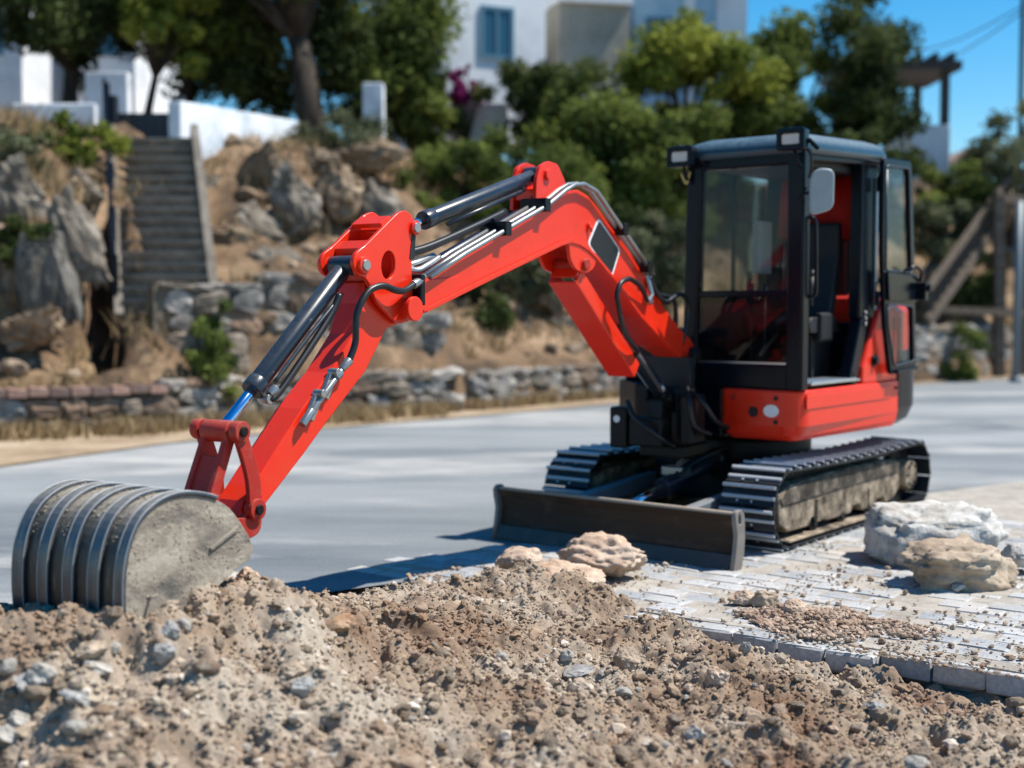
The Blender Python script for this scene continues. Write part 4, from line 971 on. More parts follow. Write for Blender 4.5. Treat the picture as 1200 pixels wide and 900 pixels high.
# reddish gravel spilled on the paving
N = 2600
rr_ = rng.random(N)**.75*1.25; th = rng.uniform(0, 2*math.pi, N); rag = 1+.55*noise2(np.cos(th)*1.6+3, np.sin(th)*1.6+rr_*.8); ge = 1.13+rr_*rag*np.cos(th)*.36; gn = .42+rr_*rag*np.sin(th)*.25
x = E0[0]+EXD[0]*ge+END[0]*gn; y = E0[1]+EXD[1]*ge+END[1]*gn
S = np.clip(rng.lognormal(math.log(.0105), .4, N), .005, .03)
GRAVM = mineral("reddish_gravel", [(.30,.21,.155),(.40,.31,.24),(.46,.39,.32)], scale=9, fine=60, bstr=.4, bdist=.004, tint=[(0,(.5,.43,.39)),(.6,(.85,.8,.76)),(1,(1.2,1.15,1.1))])
tag(link("gravel", scatter_mesh("gravel", np.stack([x,y,.004+S*.3+.05*np.clip(1-rr_,0,1)*rng.random(N)],1), S, 9, 1), GRAVM), "patch of reddish gravel spilled on the paving", "gravel", kind="stuff")

# ---------------------------------------------------------------- rocks, clods and stones: each a thing
def rock(name, px, py, Y, size, seed, mat, label, cat, rot=(0,0,0), sub=4, cuts=10, rough=.12, fine=.04, sink=0.0, depth=(.62,.9), group=None, z=None, boxy=0, ledge=0, crack=.05):
    V, Fx = rock_arrays(seed, sub, size, cuts, rough, depth, fine, boxy, ledge, crack)
    o = link(name, arr_mesh(name, V, Fx, False), mat)
    for p in o.data.polygons: p.use_smooth = sub >= 5
    o.rotation_euler = rot; o.location = at(px, py, Y) if z is None else (at(px,py,Y).x, Y, z)
    return tag(o, label, cat, group)
rock("white_rock", 1086, 634, 7.95, (.47,.31,.25), 23, ROCKW, "big pale whitish rock beside the track, biggest on the paving", "rock", (0,.05,.30), 5, 14, .12, .10, depth=(.72,1.0), boxy=.45, ledge=.8)
rock("brown_rock", 1120, 668, 7.22, (.32,.23,.165), 34, ROCKB, "rough brown rock leaning in front of the big white rock", "rock", (.05,-.03,.25), 5, 9, .18, .10, depth=(.72,1.0), boxy=.2, ledge=.15)
rock("white_rock", 1195, 652, 7.55, (.13,.12,.09), 47, ROCKW, "smaller white rock cut off by the right edge of the photo", "rock", (0,0,.6), 4)
rock("flat_rock", 1165, 668, 7.75, (.17,.13,.035), 52, ROCKW, "thin flat pale slab between the brown rock and the right edge", "rock", (.05,.1,.2), 4, 8)
rock("grey_stone", 1123, 688, 7.02, (.038,.032,.028), 55, ROCKG, "little grey stone at the foot of the brown rock", "stone", sub=3)
rock("clod", 708, 650, 7.42, (.235,.18,.105), 61, ROCKC, "largest pinkish clod, right hand one in front of the dozer blade", "clod", (.06,.05,-.3), 5, 7, .16, .10, depth=(.7,.95))
rock("clod", 662, 678, 7.05, (.235,.17,.085), 62, ROCKC, "wide crumbly clod in front of and below the largest pinkish clod", "clod", (.1,.08,-.25), 5, 7, .18, .10)
rock("clod", 612, 657, 7.15, (.15,.13,.075), 63, ROCKC, "blocky reddish clod at the left of the clods by the blade", "clod", (.1,-.15,.3), 5, 9, .14, .08)
rock("clod", 870, 701, 6.72, (.075,.055,.045), 64, ROCKC, "smaller crumbly brown clod on the paving just left of a longer one", "clod", (.1,.1,.2), 4, 7, .2, .08)
rock("clod", 896, 702, 6.66, (.085,.055,.048), 65, ROCKB, "longer crumbly brown clod on the paving behind the reddish one", "clod", (.1,.0,-.3), 4, 7, .2, .08)
rock("clod", 931, 714, 6.44, (.064,.055,.056), 66, ROCKC, "rounded reddish clod at the left end of the gravel patch", "clod", (.1,.1,.5), 4, 7, .16, .06)
rock("white_rock", 243, 684, 5.05, (.115,.07,.045), 71, ROCKW, "long whitish rock leaning against the bucket side", "rock", (0,-.35,.2), 4, 9)
rock("clod", 285, 682, 5.2, (.06,.05,.055), 72, ROCKC, "brown clod on top of the heap right of the bucket", "clod", (0,0,.2), 4, 7, .2, .08)
special = [("brown_stone", 109, 766, .062,.045,.04, ROCKB, "brown flat sided stone lying on the heap below the bucket"),
 ("white_stone", 115, 785, .062,.035,.028, PALEST, "long white stone just below the brown flat sided stone"),
 ("white_stone", 48, 796, .05,.04,.05, PALEST, "upright white stone at the far left of the heap"),
 ("grey_stone", 32, 806, .055,.04,.035, ROCKG, "grey stone leaning on the upright white one at far left"),
 ("grey_stone", 88, 823, .058,.04,.028, ROCKG, "slanted grey stone below the long white stone"),
 ("white_stone", 24, 848, .04,.035,.03, PALEST, "chunky white stone low at the far left of the heap"),
 ("pale_stone", 12, 866, .06,.05,.035, PALEST, "pale slab cut by the left edge low in the picture"),
 ("grey_stone", 194, 772, .042,.036,.045, ROCKG, "rounded grey stone on the heap below the bucket corner"),
 ("grey_stone", 197, 745, .04,.03,.04, ROCKG, "dark grey stone just above the rounded grey stone"),
 ("brown_stone", 163, 823, .07,.045,.035, ROCKB, "brown stone half sunk in the heap at lower left"),
 ("pale_stone", 340, 793, .055,.045,.035, ROCKB, "dusty stone in the middle left of the heap"),
 ("pale_stone", 352, 812, .05,.04,.035, ROCKG, "pale rounded stone below the dusty one in the heap"),
 ("flat_stone", 676, 788, .072,.045,.016, ROCKG, "flat grey slab tilted on the heap below the clods"),
 ("white_stone", 664, 770, .03,.028,.026, PALEST, "white lump just above the flat grey slab"),
 ("red_stone", 842, 800, .06,.05,.055, ROCKC, "reddish lump with a dark hollow at the right of the heap"),
 ("white_stone", 816, 864, .05,.04,.032, PALEST, "white stone near the bottom of the heap right of the middle"),
 ("pale_stone", 872, 766, .03,.025,.04, ROCKG, "upright pale pebble near the broken paving edge"),
 ("red_stone", 735, 778, .06,.05,.055, ROCKB, "brown lump casting a dark shadow below the paving edge"),
 ("brown_clod", 400, 738, .075,.05,.035, mineral("brown_clay", [(.24,.135,.07),(.32,.20,.12),(.38,.27,.18)], scale=6, fine=40, bstr=.6), "warm brown clay clod near the top of the heap"),
 ("grey_stone", 1026, 833, .05,.04,.03, ROCKG, "grey stone in the trench below the paving step")]
def drop(px, py):
    # follow the photo ray down onto the soil
    r_ = ray(px, py); k = np.linspace(3.2, 9, 900); x_ = r_.x*k; y_ = r_.y*k; z_ = CAM_H+r_.z*k
    h = soil_z(x_, y_); j = np.argmax(z_ < h); return Vector((x_[j], y_[j], float(h[j])))
for k, (nm, px, py, a_, b_, c_, m_, lab) in enumerate(special):
    V, Fx = rock_arrays(200+k, 4, (a_, b_, c_), 11, .16, (.55,.88), .09, crack=.04)
    o = link(nm, arr_mesh(nm, V, Fx, False), m_); p = drop(px, py); o.location = p+Vector((0,0,c_*.25)); o.rotation_euler = (random.uniform(-.3,.3), random.uniform(-.4,.4), random.uniform(-.5,.5))
    tag(o, lab, "stone" if "clod" not in nm else "clod")
protos = []
for k in range(8):
    V, Fx = rock_arrays(400+k, 3, (1,.8,.7), 9, .16, (.55,.9), .06); protos.append(arr_mesh("lump", V, Fx, False))
LUMPM = [ROCKB, ROCKC, PALEST, CLODM, ROCKB, SOIL, SOIL, SOIL]
for me, m_ in zip(protos, LUMPM): me.materials.append(m_ if m_ is not CLODM else ROCKB)
k = 0
while k < 210:
    px, py = random.uniform(-5, 1190), random.uniform(700, 900)
    if px > 660 and py < 745+ (px-760)*.19: continue
    p = drop(px, py)
    if paving_n(p.x, p.y) > -.03 and p.z < .03: continue
    s_ = .016+.03*random.random()**2.2
    o = bpy.data.objects.new("lump", protos[k % 8]); COL.objects.link(o); o.location = p+Vector((0,0,s_*.15)); o.scale = (s_*random.uniform(.8,1.3), s_*random.uniform(.8,1.2), s_*random.uniform(.8,1.1))
    o.rotation_euler = (random.uniform(-.5,.5), random.uniform(-.5,.5), random.uniform(0,6.3))
    tag(o, "small rough lump lying loose on the heap of dug soil", "lump", "lumps lying loose on the soil heap"); k += 1
# ================================================================== BEHIND THE ROAD
WP = [(-14,11.6),(-9,14.0),(-6.04,15.44),(-5.17,15.85),(-4.38,16.4),(-3.47,17.5),(-1.8,18.4),(-.51,19.5),(1.43,21.8),(2.39,22.9),(6.6,25.5),(8.4,26.7),(11.3,29),(18,35),(40,55)]
def strip_mesh(name, pa, pb, z, mat):
    n = 60
    def res(pts):
        d = [0]
        for a, c in zip(pts[:-1], pts[1:]): d.append(d[-1]+math.dist(a, c))
        t = np.linspace(0, d[-1], n); return np.stack([np.interp(t, d, [p[0] for p in pts]), np.interp(t, d, [p[1] for p in pts])], 1)
    A_, B_ = res(pa), res(pb)
    b = MB(); b.add([(x,y,z) for x,y in A_]+[(x,y,z) for x,y in B_], [(i, i+1, n+i+1, n+i) for i in range(n-1)]); return b.build(name, mat)
tag(strip_mesh("verge", [(-12,8.2)]+XE[2:12], [(-14,12.5)]+[(x-.1,y+.3) for x,y in WP[1:]], .004, VERGE), kind="structure")
HILLM = mineral("dry_hillside", [(.05,.035,.024),(.155,.098,.057),(.29,.20,.122)], scale=1.3, fine=6, bstr=1.0, bdist=.1)
path = dense(WP, .2)
def pnorm(i):
    a, c = path[max(i-1,0)], path[min(i+1,len(path)-1)]; d = (c-a).normalized(); return Vector((-d.y, d.x))
TS = np.array([0,.12,.3,.49,.6,.8,1,1.2,1.4,1.6,1.8,2,2.2,2.4,2.6,2.71,2.85,3,3.4,3.8,4.2,4.6,5,5.5,6,7,8,10,13,17,24,40,90])
def hill_h(px, t):
    """height of the bank t metres behind its front wall; px = photo column, for its changing profile"""
    f = lambda a, b_: np.clip((t-a)/(b_-a), 0, 1); sm = lambda u: u*u*(3-2*u)
    left = .5+.5*f(.3,1.4)+2.1*sm(f(1.3,2.3))+1.2*sm(f(2.3,4.5))
    mid = .55+1.25*sm(f(.2,.9))+2.5*sm(f(1.2,4.8))
    rt = .6+.5*f(.2,1.2)+3.2*sm(f(.8,5.2))
    far = 1.1+.9*sm(f(.3,2))+2.8*sm(f(2,6))
    w_ = np.interp(px, [100,230,470,560,900,1050], [0,1,1,2,2,3])
    h = np.where(w_<1, left*(1-w_)+mid*w_, np.where(w_<2, mid*(2-w_)+rt*(w_-1), rt*(3-w_)+far*(w_-2)))
    notch = (px > 100) & (px < 150) & (t > .5) & (t < 2.7)
    h = np.where(notch, np.minimum(h, .45), h)
    return h+.06*np.clip(t-5,0,40)*(t<60)
HV = []
nr = np.array([[*pnorm(i)] for i in range(len(path))])
for k in range(14): nr = (nr+np.roll(nr,1,0)+np.roll(nr,-1,0))/3; nr[0] = nr[1]; nr[-1] = nr[-2]
pth = np.array([[*p] for p in path])
for j, t in enumerate(TS):
    P_ = pth+nr*t; px_ = 600+F_PX*P_[:,0]/P_[:,1]; z_ = hill_h(px_, t)
    z_ = z_+(noise2(P_[:,0]*.9, P_[:,1]*.9)*.45+noise2(P_[:,0]*2.3, P_[:,1]*2.3)*.25)*min(1, max(0,(t-.3)/.8))*(1 if t<12 else .3)
    if t == 0: z_ = z_*0-.02
    HV.append(np.stack([P_[:,0], P_[:,1], z_], 1))
V = np.concatenate(HV); m_ = len(path); i = np.arange(len(TS)*m_).reshape(len(TS), m_)
Fq = np.stack([i[:-1,:-1].ravel(), i[:-1,1:].ravel(), i[1:,1:].ravel(), i[1:,:-1].ravel()], 1)
hill = link("hillside", arr_mesh("hillside", V, Fq, False), HILLM); tag(hill, kind="structure")
for p in hill.data.polygons: p.use_smooth = True
def hz(x, y):
    d2 = (pth[:,0]-x)**2+(pth[:,1]-y)**2; k = int(d2.argmin()); t = math.sqrt(d2[k])
    return float(hill_h(np.array([600+F_PX*x/y]), t)[0])
# ---- stone walls: stones are parts
STM = []
for k, cols in enumerate(([(.11,.09,.07),(.20,.165,.13),(.29,.25,.205)], [(.13,.12,.105),(.22,.20,.18),(.31,.29,.26)], [(.13,.085,.055),(.22,.15,.105),(.30,.22,.165)], [(.20,.185,.165),(.31,.29,.265),(.42,.395,.36)])):
    mt = mineral("wall_stone", cols, scale=3, fine=18, bstr=.6, rand=.4)
    for q in range(2):
        V_, F_ = rock_arrays(600+k*7+q, 3, (.5,.5,.5), 12, .16, (.72,1.1), .12, boxy=.5, crack=.06); me = arr_mesh("stone", V_, F_, False); me.materials.append(mt); STM.append(me)
MORTAR = mineral("wall_mortar", [(.10,.08,.06),(.17,.14,.105),(.24,.20,.155)], scale=3, fine=20)
def seg_path(pts, L0, L1):
    d = [0]
    for a, c in zip(pts[:-1], pts[1:]): d.append(d[-1]+math.dist(a, c))
    def at_(s_):
        return Vector((np.interp(s_, d, [p[0] for p in pts]), np.interp(s_, d, [p[1] for p in pts])))
    return at_, d[-1]
def stone_wall(pts, z0, h, label, course=.21, ln=(.24,.46), thick=.3, coping=None, group=None):
    at_, L = seg_path(pts, 0, 0)
    n = max(2, int(L/.5)); P_ = [at_(L*i/n) for i in range(n+1)]
    b = MB()
    for a, c in zip(P_[:-1], P_[1:]):
        d = (c-a).normalized(); nn_ = Vector((-d.y, d.x)); q = [a+nn_*.07, c+nn_*.07, c+nn_*thick, a+nn_*thick]
        b.add([(*p, z0-.1) for p in q]+[(*p, z0+h-.03) for p in q], [(0,3,2,1),(4,5,6,7),(0,1,5,4),(1,2,6,5),(2,3,7,6),(3,0,4,7)])
    wobj = b.build("stone_wall", MORTAR); tag(wobj, label, "wall", group)
    z = z0; rr = random.Random(int(L*100)); row = 0
    while z < z0+h-.06:
        ch = min(course*rr.uniform(.8,1.25), z0+h-z); s_ = rr.uniform(0,.2)
        while s_ < L-.12:
            l_ = rr.uniform(*ln); c = at_(min(s_+l_/2, L)); d = (at_(min(s_+l_/2+.1,L))-at_(max(s_+l_/2-.1,0))).normalized()
            nn_ = Vector((-d.y, d.x)); o = bpy.data.objects.new("stone", STM[rr.randrange(8)]); COL.objects.link(o); o.parent = wobj
            o.location = (*(c+nn_*(.10+rr.uniform(-.03,.02))), z+ch/2); o.scale = (l_*rr.uniform(1.02,1.2), .24, ch*rr.uniform(.95,1.25)); o.rotation_euler = (rr.uniform(-.1,.1), rr.uniform(-.16,.16), math.atan2(d.y, d.x))
            s_ += l_
        z += ch; row += 1
    if coping:
        s_ = 0; cm = MB(); cm.prism(rounded([(-.11,-.06),(.11,-.06),(.11,.03),(-.11,.05)], .02), -.16, .16); me = cm.build("coping_tile", coping).data; bpy.data.objects.remove(bpy.data.objects["coping_tile"])
        while s_ < L-.1:
            c = at_(s_+.12); d = (at_(min(s_+.22,L))-at_(s_)).normalized(); nn_ = Vector((-d.y, d.x))
            o = bpy.data.objects.new("coping_tile", me); COL.objects.link(o); o.parent = wobj; o.location = (*(c+nn_*.12), z0+h+.06+rr.uniform(-.01,.01)); o.rotation_euler = (0, rr.uniform(-.03,.03), math.atan2(d.y, d.x)); s_ += .24
    return wobj
TILE = mineral("coping_tiles", [(.22,.13,.10),(.32,.20,.16),(.40,.28,.23)], scale=4, fine=30, rand=.5)
stone_wall([(-9,14.0),(-6.04,15.44),(-5.17,15.85),(-4.38,16.4)], 0, .46, "low rubble wall with a reddish tiled top along the road at the far left", coping=TILE)
stone_wall([(-4.36,16.42),(-3.47,17.5),(-1.8,18.4),(-.9,19.15)], 0, .62, "low rubble wall along the road behind the raised arm", .24, (.28,.55))
stone_wall([(-.6,19.4),(.3,20.5),(1.43,21.8),(2.39,22.9),(3.4,23.5)], 0, .58, "low rubble wall along the road behind the boom and cab", .24, (.28,.55))
stone_wall([(7.3,26.0),(8.4,26.75),(11.3,29.05),(14,31.4)], 0, 1.15, "taller stone wall below the wooden ramp at the right", .3, (.35,.7))
stone_wall([(-4.62,17.0),(-3.6,17.75)], .35, 1.5, "rubble retaining wall under the foot of the steep stairs", .27, (.3,.55))
stone_wall([(-3.5,18.15),(-1.9,18.9),(-1.2,19.5)], .5, 1.5, "upper rubble retaining wall between the stairs and the bucket cylinder", .3, (.32,.6))
b = MB(); p = at(507,466,19.35); b.box((p.x-.22,p.y-.2,0),(p.x+.22,p.y+.1,.6)); o = b.build("dark_box", plain("dark_box_grey", (.05,.05,.052), .7), None, .02); tag(o, "dark square box set in the low wall behind the arm", "drain housing")  # plain dark block filling a dark patch of the wall
# ---- boulders in the bank
BM = [mineral("bank_boulder", [(.09,.075,.06),(.18,.155,.125),(.31,.275,.23)], scale=2.2, fine=9, bstr=.9, bdist=.04, rand=.35), mineral("ochre_boulder", [(.10,.068,.042),(.21,.15,.098),(.36,.28,.195)], scale=2.2, fine=9, bstr=.9, bdist=.04, rand=.3)]
bp = []
for k in range(6):
    V_, F_ = rock_arrays(700+k, 4, (1,.8,.9), 18, .18, (.5,.92), .14, boxy=.35, ledge=.2, crack=.07); bp.append(arr_mesh("boulder", V_, F_, False)); bp[-1].materials.append(BM[k % 2])
bl_ = [(22,250,17.6,.55,.8,0),(60,330,16.9,.42,1.15,2),(88,275,17.4,.38,.85,4),(38,385,16.6,.5,.35,1),(95,225,18.6,.42,.35,0),(10,330,17.2,.5,.8,2),
 (300,215,21.3,.62,.7,1),(345,245,20.6,.55,.75,0),(395,225,21.2,.65,.7,3),(440,240,21.4,.5,.55,4),(270,280,19.9,.45,.5,5),(330,310,19.9,.55,.45,2),(420,300,20.4,.6,.5,1),(470,310,20.8,.5,.55,0),(255,235,20.9,.4,.7,2),(370,190,22.4,.7,.35,3),(440,180,22.9,.7,.4,5),(300,265,20.3,.5,.5,4),
 (470,400,20.0,.4,.35,2),(560,385,21.8,.5,.3,4),(620,400,22.4,.5,.32,0),(680,385,23.3,.55,.35,2),(730,370,24.0,.5,.4,4),(640,350,23.5,.5,.35,3),(700,330,24.5,.5,.35,1),(590,360,22.8,.45,.3,5),(740,410,23.6,.4,.3,0),(520,365,21.6,.4,.35,1),(560,430,20.8,.35,.25,2),(660,425,22.4,.38,.25,5),
 (1090,330,28.6,.6,.45,1),(1125,290,29.6,.6,.4,3),(1150,340,29.2,.6,.5,5),(1185,300,30,.6,.5,0),(1110,400,27.8,.5,.4,2)]
for px, py, Y, rx, rz, k in bl_:
    o = bpy.data.objects.new("boulder", bp[k]); COL.objects.link(o); o.location = at(px, py, Y); o.scale = (rx, rx*.8, rz); o.rotation_euler = (random.uniform(-.2,.2), random.uniform(-.2,.2), random.uniform(-.6,.6))
    place = lambda q: "left of the stairs" if q < 110 else "right of the stairs" if q < 480 else "behind the boom" if q < 800 else "under the wooden ramp"
    mates = sorted((q, q2) for q, q2, *_ in bl_ if place(q) == place(px)); n_ = mates.index((px, py))
    ords = ["leftmost", "second from the left", "third from the left", "fourth from the left", "fifth from the left", "sixth from the left", "seventh from the left"]
    nth = ords[n_] if n_ < 7 else ["rightmost", "second from the right", "third from the right", "fourth from the right", "fifth from the right", "sixth from the right"][len(mates)-1-n_]
    tag(o, ("grey" if k % 2 == 0 else "ochre")+(" low" if n_ >= 7 and py > 280 else "")+" boulder, "+nth+" of the bank boulders "+place(px), "boulder", "boulders in the dry bank "+place(px))
RUB = mineral("bank_rubble", [(.12,.085,.055),(.22,.165,.115),(.34,.275,.205)], scale=1.2, fine=9, tint=[(0,(.55,.5,.45)),(.8,(1.1,1.05,1)),(1,(1.5,1.5,1.5))])
pp, ss = [], []
while len(pp) < 2400:
    k = random.randrange(10, len(path)-6); t = random.uniform(.45, 6.5); q = path[k]+Vector((nr[k][0], nr[k][1]))*t
    pp.append((q.x, q.y, hz(q.x, q.y)+noise2(np.array([q.x*.9]), np.array([q.y*.9]))[0]*.4)); ss.append(.05+.16*random.random()**2.5)
tag(link("rubble", scatter_mesh("rubble", np.array(pp), np.array(ss), 15, 2), RUB), "loose rubble and stones littering the dry bank", "rubble", kind="stuff")
# dry grass tufts on the bank, as one mass
def blades(name, pts, hgt, seed, mat, per=14, spread=.12):
    r = np.random.default_rng(seed); P_ = np.repeat(np.array(pts), per, 0); n = len(P_)
    ang_ = r.uniform(0,6.28,n); off = r.normal(0,spread,(n,2)); h_ = hgt*r.uniform(.5,1.2,n); lean = r.normal(0,.35,(n,2))*h_[:,None]; wd = r.uniform(.008,.026,n)
    base = P_+np.concatenate([off, np.zeros((n,1))],1); dx = np.stack([np.cos(ang_)*wd, np.sin(ang_)*wd, 0*wd],1)
    tip = base+np.concatenate([lean, h_[:,None]],1); V_ = np.stack([base-dx, base+dx, tip],1).reshape(-1,3)
    return link(name, arr_mesh(name, V_, np.arange(3*n).reshape(-1,3), False, np.repeat(np.clip(r.normal(.5,.25,n),0,1),3)), mat)
DRYG = leafmat("dry_grass", (.20,.13,.06), (.46,.35,.20), .3)
pts = []
while len(pts) < 2600:
    k = random.randrange(4, len(path)-3); t = random.uniform(.5, 6); p = path[k]+Vector((nr[k][0], nr[k][1]))*t
    pts.append((p.x, p.y, hz(p.x, p.y)-.05))
tag(blades("dry_grass", pts, .34, 5, DRYG), "dry straw coloured grass on the bank behind the road", "grass", kind="stuff")
pts = []
while len(pts) < 240:
    s_ = random.random(); x = -9+s_*8; y = np.interp(x, [-9,-6.04,-4.38,-1.8,-1], [13.7,15.2,16.1,18.0,18.9])-random.random()**2*.6; pts.append((x, float(y), .0))
for k in range(520):
    s_ = random.random(); x = -8+s_*11; y = np.interp(x, [-9,-6.04,-4.38,-1.8,-.51,1.43,3], [14.0,15.44,16.4,18.4,19.5,21.8,23.2])
    if random.random() < .5: pts.append((x, float(y)-.12, .0))
    else: pts.append((x, float(y)+.35+random.random()*.5, .5))
tag(blades("verge_grass", pts, .22, 6, DRYG, 12, .10), "thin dry grass at the foot of the roadside wall", "grass", kind="stuff")
# ---------------------------------------------------------------- trees and shrubs
def crown_arrays(c, rad, n, leaf, seed, nclump=26, hollow=.35, droop=0.):
    r = np.random.default_rng(seed); rad = np.array(rad); n = int(n*1.45)
    u = r.normal(size=(nclump,3)); u /= np.linalg.norm(u,axis=1)[:,None]; rr = (hollow+(1-hollow)*r.random(nclump)**.5)*.82
    rr = np.where(r.random(nclump) < .28, rr*1.32, rr); cc = u*rr[:,None]*rad; cr = r.uniform(.12,.34,nclump)*rad.mean(); ct = r.normal(.5,.30,nclump)
    k = r.choice(nclump, n, p=cr**2/(cr**2).sum()); v = r.normal(size=(n,3)); v /= np.linalg.norm(v,axis=1)[:,None]
    P_ = cc[k]+v*(cr[k]*(.2+1.25*r.random(n)**1.2))[:,None]*np.array([1,1,.8]); P_ += np.array(c)
    q1 = r.normal(size=(n,3)); q1 /= np.linalg.norm(q1,axis=1)[:,None]; q2 = np.cross(q1, r.normal(size=(n,3))); q2 /= np.linalg.norm(q2,axis=1)[:,None]
    L_ = leaf*.72*r.uniform(.6,1.4,n)[:,None]; W_ = L_*.5
    V_ = np.stack([P_-q1*L_, P_+q2*W_, P_+q1*L_, P_-q2*W_],1).reshape(-1,3)
    t_ = np.clip(ct[k]+r.normal(0,.14,n),0,1); return V_, np.arange(4*n).reshape(-1,4), np.repeat(t_,4), cc+np.array(c)
BARK = mineral("tree_bark", [(.025,.019,.015),(.045,.035,.027),(.075,.06,.047)], scale=6, fine=30, bstr=.8, bdist=.02, stretch=(1,1,.2))
def tree(name, base, c, rad, n, leaf, mat, seed, label, cat="tree", trunk=.12, group=None, nclump=26, hollow=.35):
    base = Vector(base); root = empty(name, base); V_, F_, t_, cc = crown_arrays((c[0]-base.x, c[1]-base.y, c[2]-base.z), rad, n, leaf, seed, nclump, hollow)
    o = link("crown" if cat == "tree" else "foliage", arr_mesh("crown", V_, F_, False, t_), mat, root)
    rr = random.Random(seed); b = MB(); cz = Vector((c[0]-base.x, c[1]-base.y, c[2]-base.z)); fork = cz*.55 if cat == "tree" else cz*.3
    mid_ = fork*.5+Vector((rr.uniform(-.1,.1), rr.uniform(-.1,.1), 0))
    b.tube([Vector((0,0,-.3)), mid_, fork], [trunk*1.25, trunk, trunk*.8], 9)
    for j in rr.sample(range(len(cc)), min(16, len(cc))):
        e_ = Vector(cc[j]); m2 = fork.lerp(e_, .5)+Vector((rr.uniform(-.15,.15), rr.uniform(-.15,.15), rr.uniform(0,.25))); b.tube([fork*.97, m2, e_], [trunk*.5, trunk*.3, trunk*.1], 6)
    b.build("trunk" if cat == "tree" else "stems", BARK, root)
    return tag(root, label, cat, group)
LG = leafmat("mid_green_leaf", (.042,.068,.018), (.215,.255,.06), .38)
LD = leafmat("dark_green_leaf", (.022,.038,.014), (.105,.13,.04), .32)
LY = leafmat("yellow_green_leaf", (.06,.10,.018), (.32,.34,.06), .42)
LO = leafmat("grey_olive_leaf", (.07,.085,.045), (.19,.20,.11))
def T(name, px, py, Y, rpx, rpy, n, leaf, mat, seed, label, cat="tree", bx=None, **k):
    c = at(px, py, Y); s_ = Y/F_PX; x0 = c.x if bx is None else at(bx, py, Y).x
    g = hz(x0, Y); return tree(name, (x0, Y, min(g, c.z-.2)), tuple(c), (rpx*s_, max(rpx,rpy)*s_*.8, rpy*s_), n, leaf, mat, seed, label, cat, **k)
T("tree", 82, 5, 25.5, 92, 95, 9000, .10, LD, 1, "dark leaved tree at the upper left corner", trunk=.16, nclump=30)
T("tree", 235, 0, 27, 95, 115, 8000, .11, LG, 2, "bright green tree above the white wall and stairs", trunk=.13, bx=200, nclump=26)
T("tree", 330, -70, 26, 95, 110, 10500, .11, LD, 3, "large dark tree with the thick bare trunk left of the white house", trunk=.27, bx=374, nclump=30)
T("tree", 455, 35, 28, 85, 125, 12000, .11, LG, 4, "tall dense tree touching the left side of the white house", trunk=.16, nclump=32)
T("tree", 300, 62, 27.5, 115, 88, 9000, .10, LD, 31, "dark low tree behind the stained white garden wall", trunk=.10, bx=270, nclump=30, hollow=.1)
T("tree", 425, 60, 27.3, 78, 100, 8000, .10, LD, 32, "dark low tree right of the thick bare trunk", trunk=.10, nclump=28, hollow=.1)
T("tree", 480, 130, 27.5, 60, 50, 6000, .10, LG, 33, "low green tree behind the pale square pillar", trunk=.10, nclump=26, hollow=.1)
T("tree", 860, 160, 28.5, 80, 75, 9000, .10, LG, 34, "green tree right behind the raised cab lamps", trunk=.12, nclump=30, hollow=.1)
T("tree", 640, 130, 28, 70, 60, 7500, .10, LD, 35, "dark green tree under the beige house", trunk=.12, nclump=30, hollow=.1)
T("shrub", 690, 270, 25, 75, 55, 7000, .075, LD, 36, "dark shrub on the bank just right of the boom top", "shrub", trunk=.05, hollow=.1)
T("shrub", 470, 250, 23.5, 45, 45, 4000, .07, LG, 37, "green shrub beside the boulders right behind the arm cylinder", "shrub", trunk=.05)
T("shrub", 400, 165, 23.6, 70, 24, 3500, .06, LO, 38, "dry olive scrub on the crest of the bank left of the pillar", "shrub", trunk=.03)
T("tree", 190, 20, 25, 60, 60, 5000, .10, LY, 39, "light green hanging tree crown left of the big dark tree", "tree", trunk=.08, bx=170)
T("shrub", 1135, 330, 28.9, 40, 40, 3600, .08, LD, 40, "dark shrub growing under the wooden ramp", "shrub", trunk=.04)
T("shrub", 1105, 265, 29, 50, 40, 4200, .08, LO, 41, "olive scrub at the top of the wooden ramp", "shrub", trunk=.04)
T("shrub", 620, 320, 23.4, 60, 40, 5000, .07, LO, 42, "dull scrub on the bank under the middle of the boom", "shrub", trunk=.04)
T("shrub", 720, 345, 23.8, 55, 34, 4200, .07, LD, 43, "low dark scrub on the bank behind the boom cylinder guard", "shrub", trunk=.04)
T("tree", 800, 95, 28, 80, 95, 9000, .11, LY, 6, "yellowish green tree in front of the pale second house", trunk=.14, nclump=30)
T("tree", 690, 160, 27, 75, 95, 9000, .10, LG, 7, "round green tree right below the white house window", trunk=.12, nclump=28)
T("tree", 770, 200, 26.5, 90, 85, 9500, .10, LG, 8, "low spreading green tree left behind the cab", trunk=.12, nclump=28)
T("tree", 925, 110, 29, 75, 90, 8000, .11, LG, 9, "green tree behind the cab roof", trunk=.14, nclump=26)
T("tree", 1012, 80, 29.5, 56, 112, 8500, .11, LD, 10, "tallest dark tree against the blue sky on the right", trunk=.16, nclump=26)
T("tree", 1000, 170, 28, 70, 60, 6500, .10, LD, 12, "low dark tree beside the white terrace wall", trunk=.12)
T("shrub", 1180, 190, 30, 42, 70, 4500, .09, LO, 11, "pale olive shrub at the right edge below the blue sky", "shrub", trunk=.06)
T("shrub", 1110, 230, 29.5, 52, 45, 4500, .09, LG, 13, "green shrub under the white terrace wall", "shrub", trunk=.06)
T("shrub", 540, 215, 24.5, 70, 62, 6500, .075, LG, 14, "green shrub on top of the bank behind the boom cylinder", "shrub", trunk=.06)
T("shrub", 640, 225, 25, 75, 70, 7000, .075, LG, 15, "wide shrub below the white house, right of the bank top", "shrub", trunk=.06)
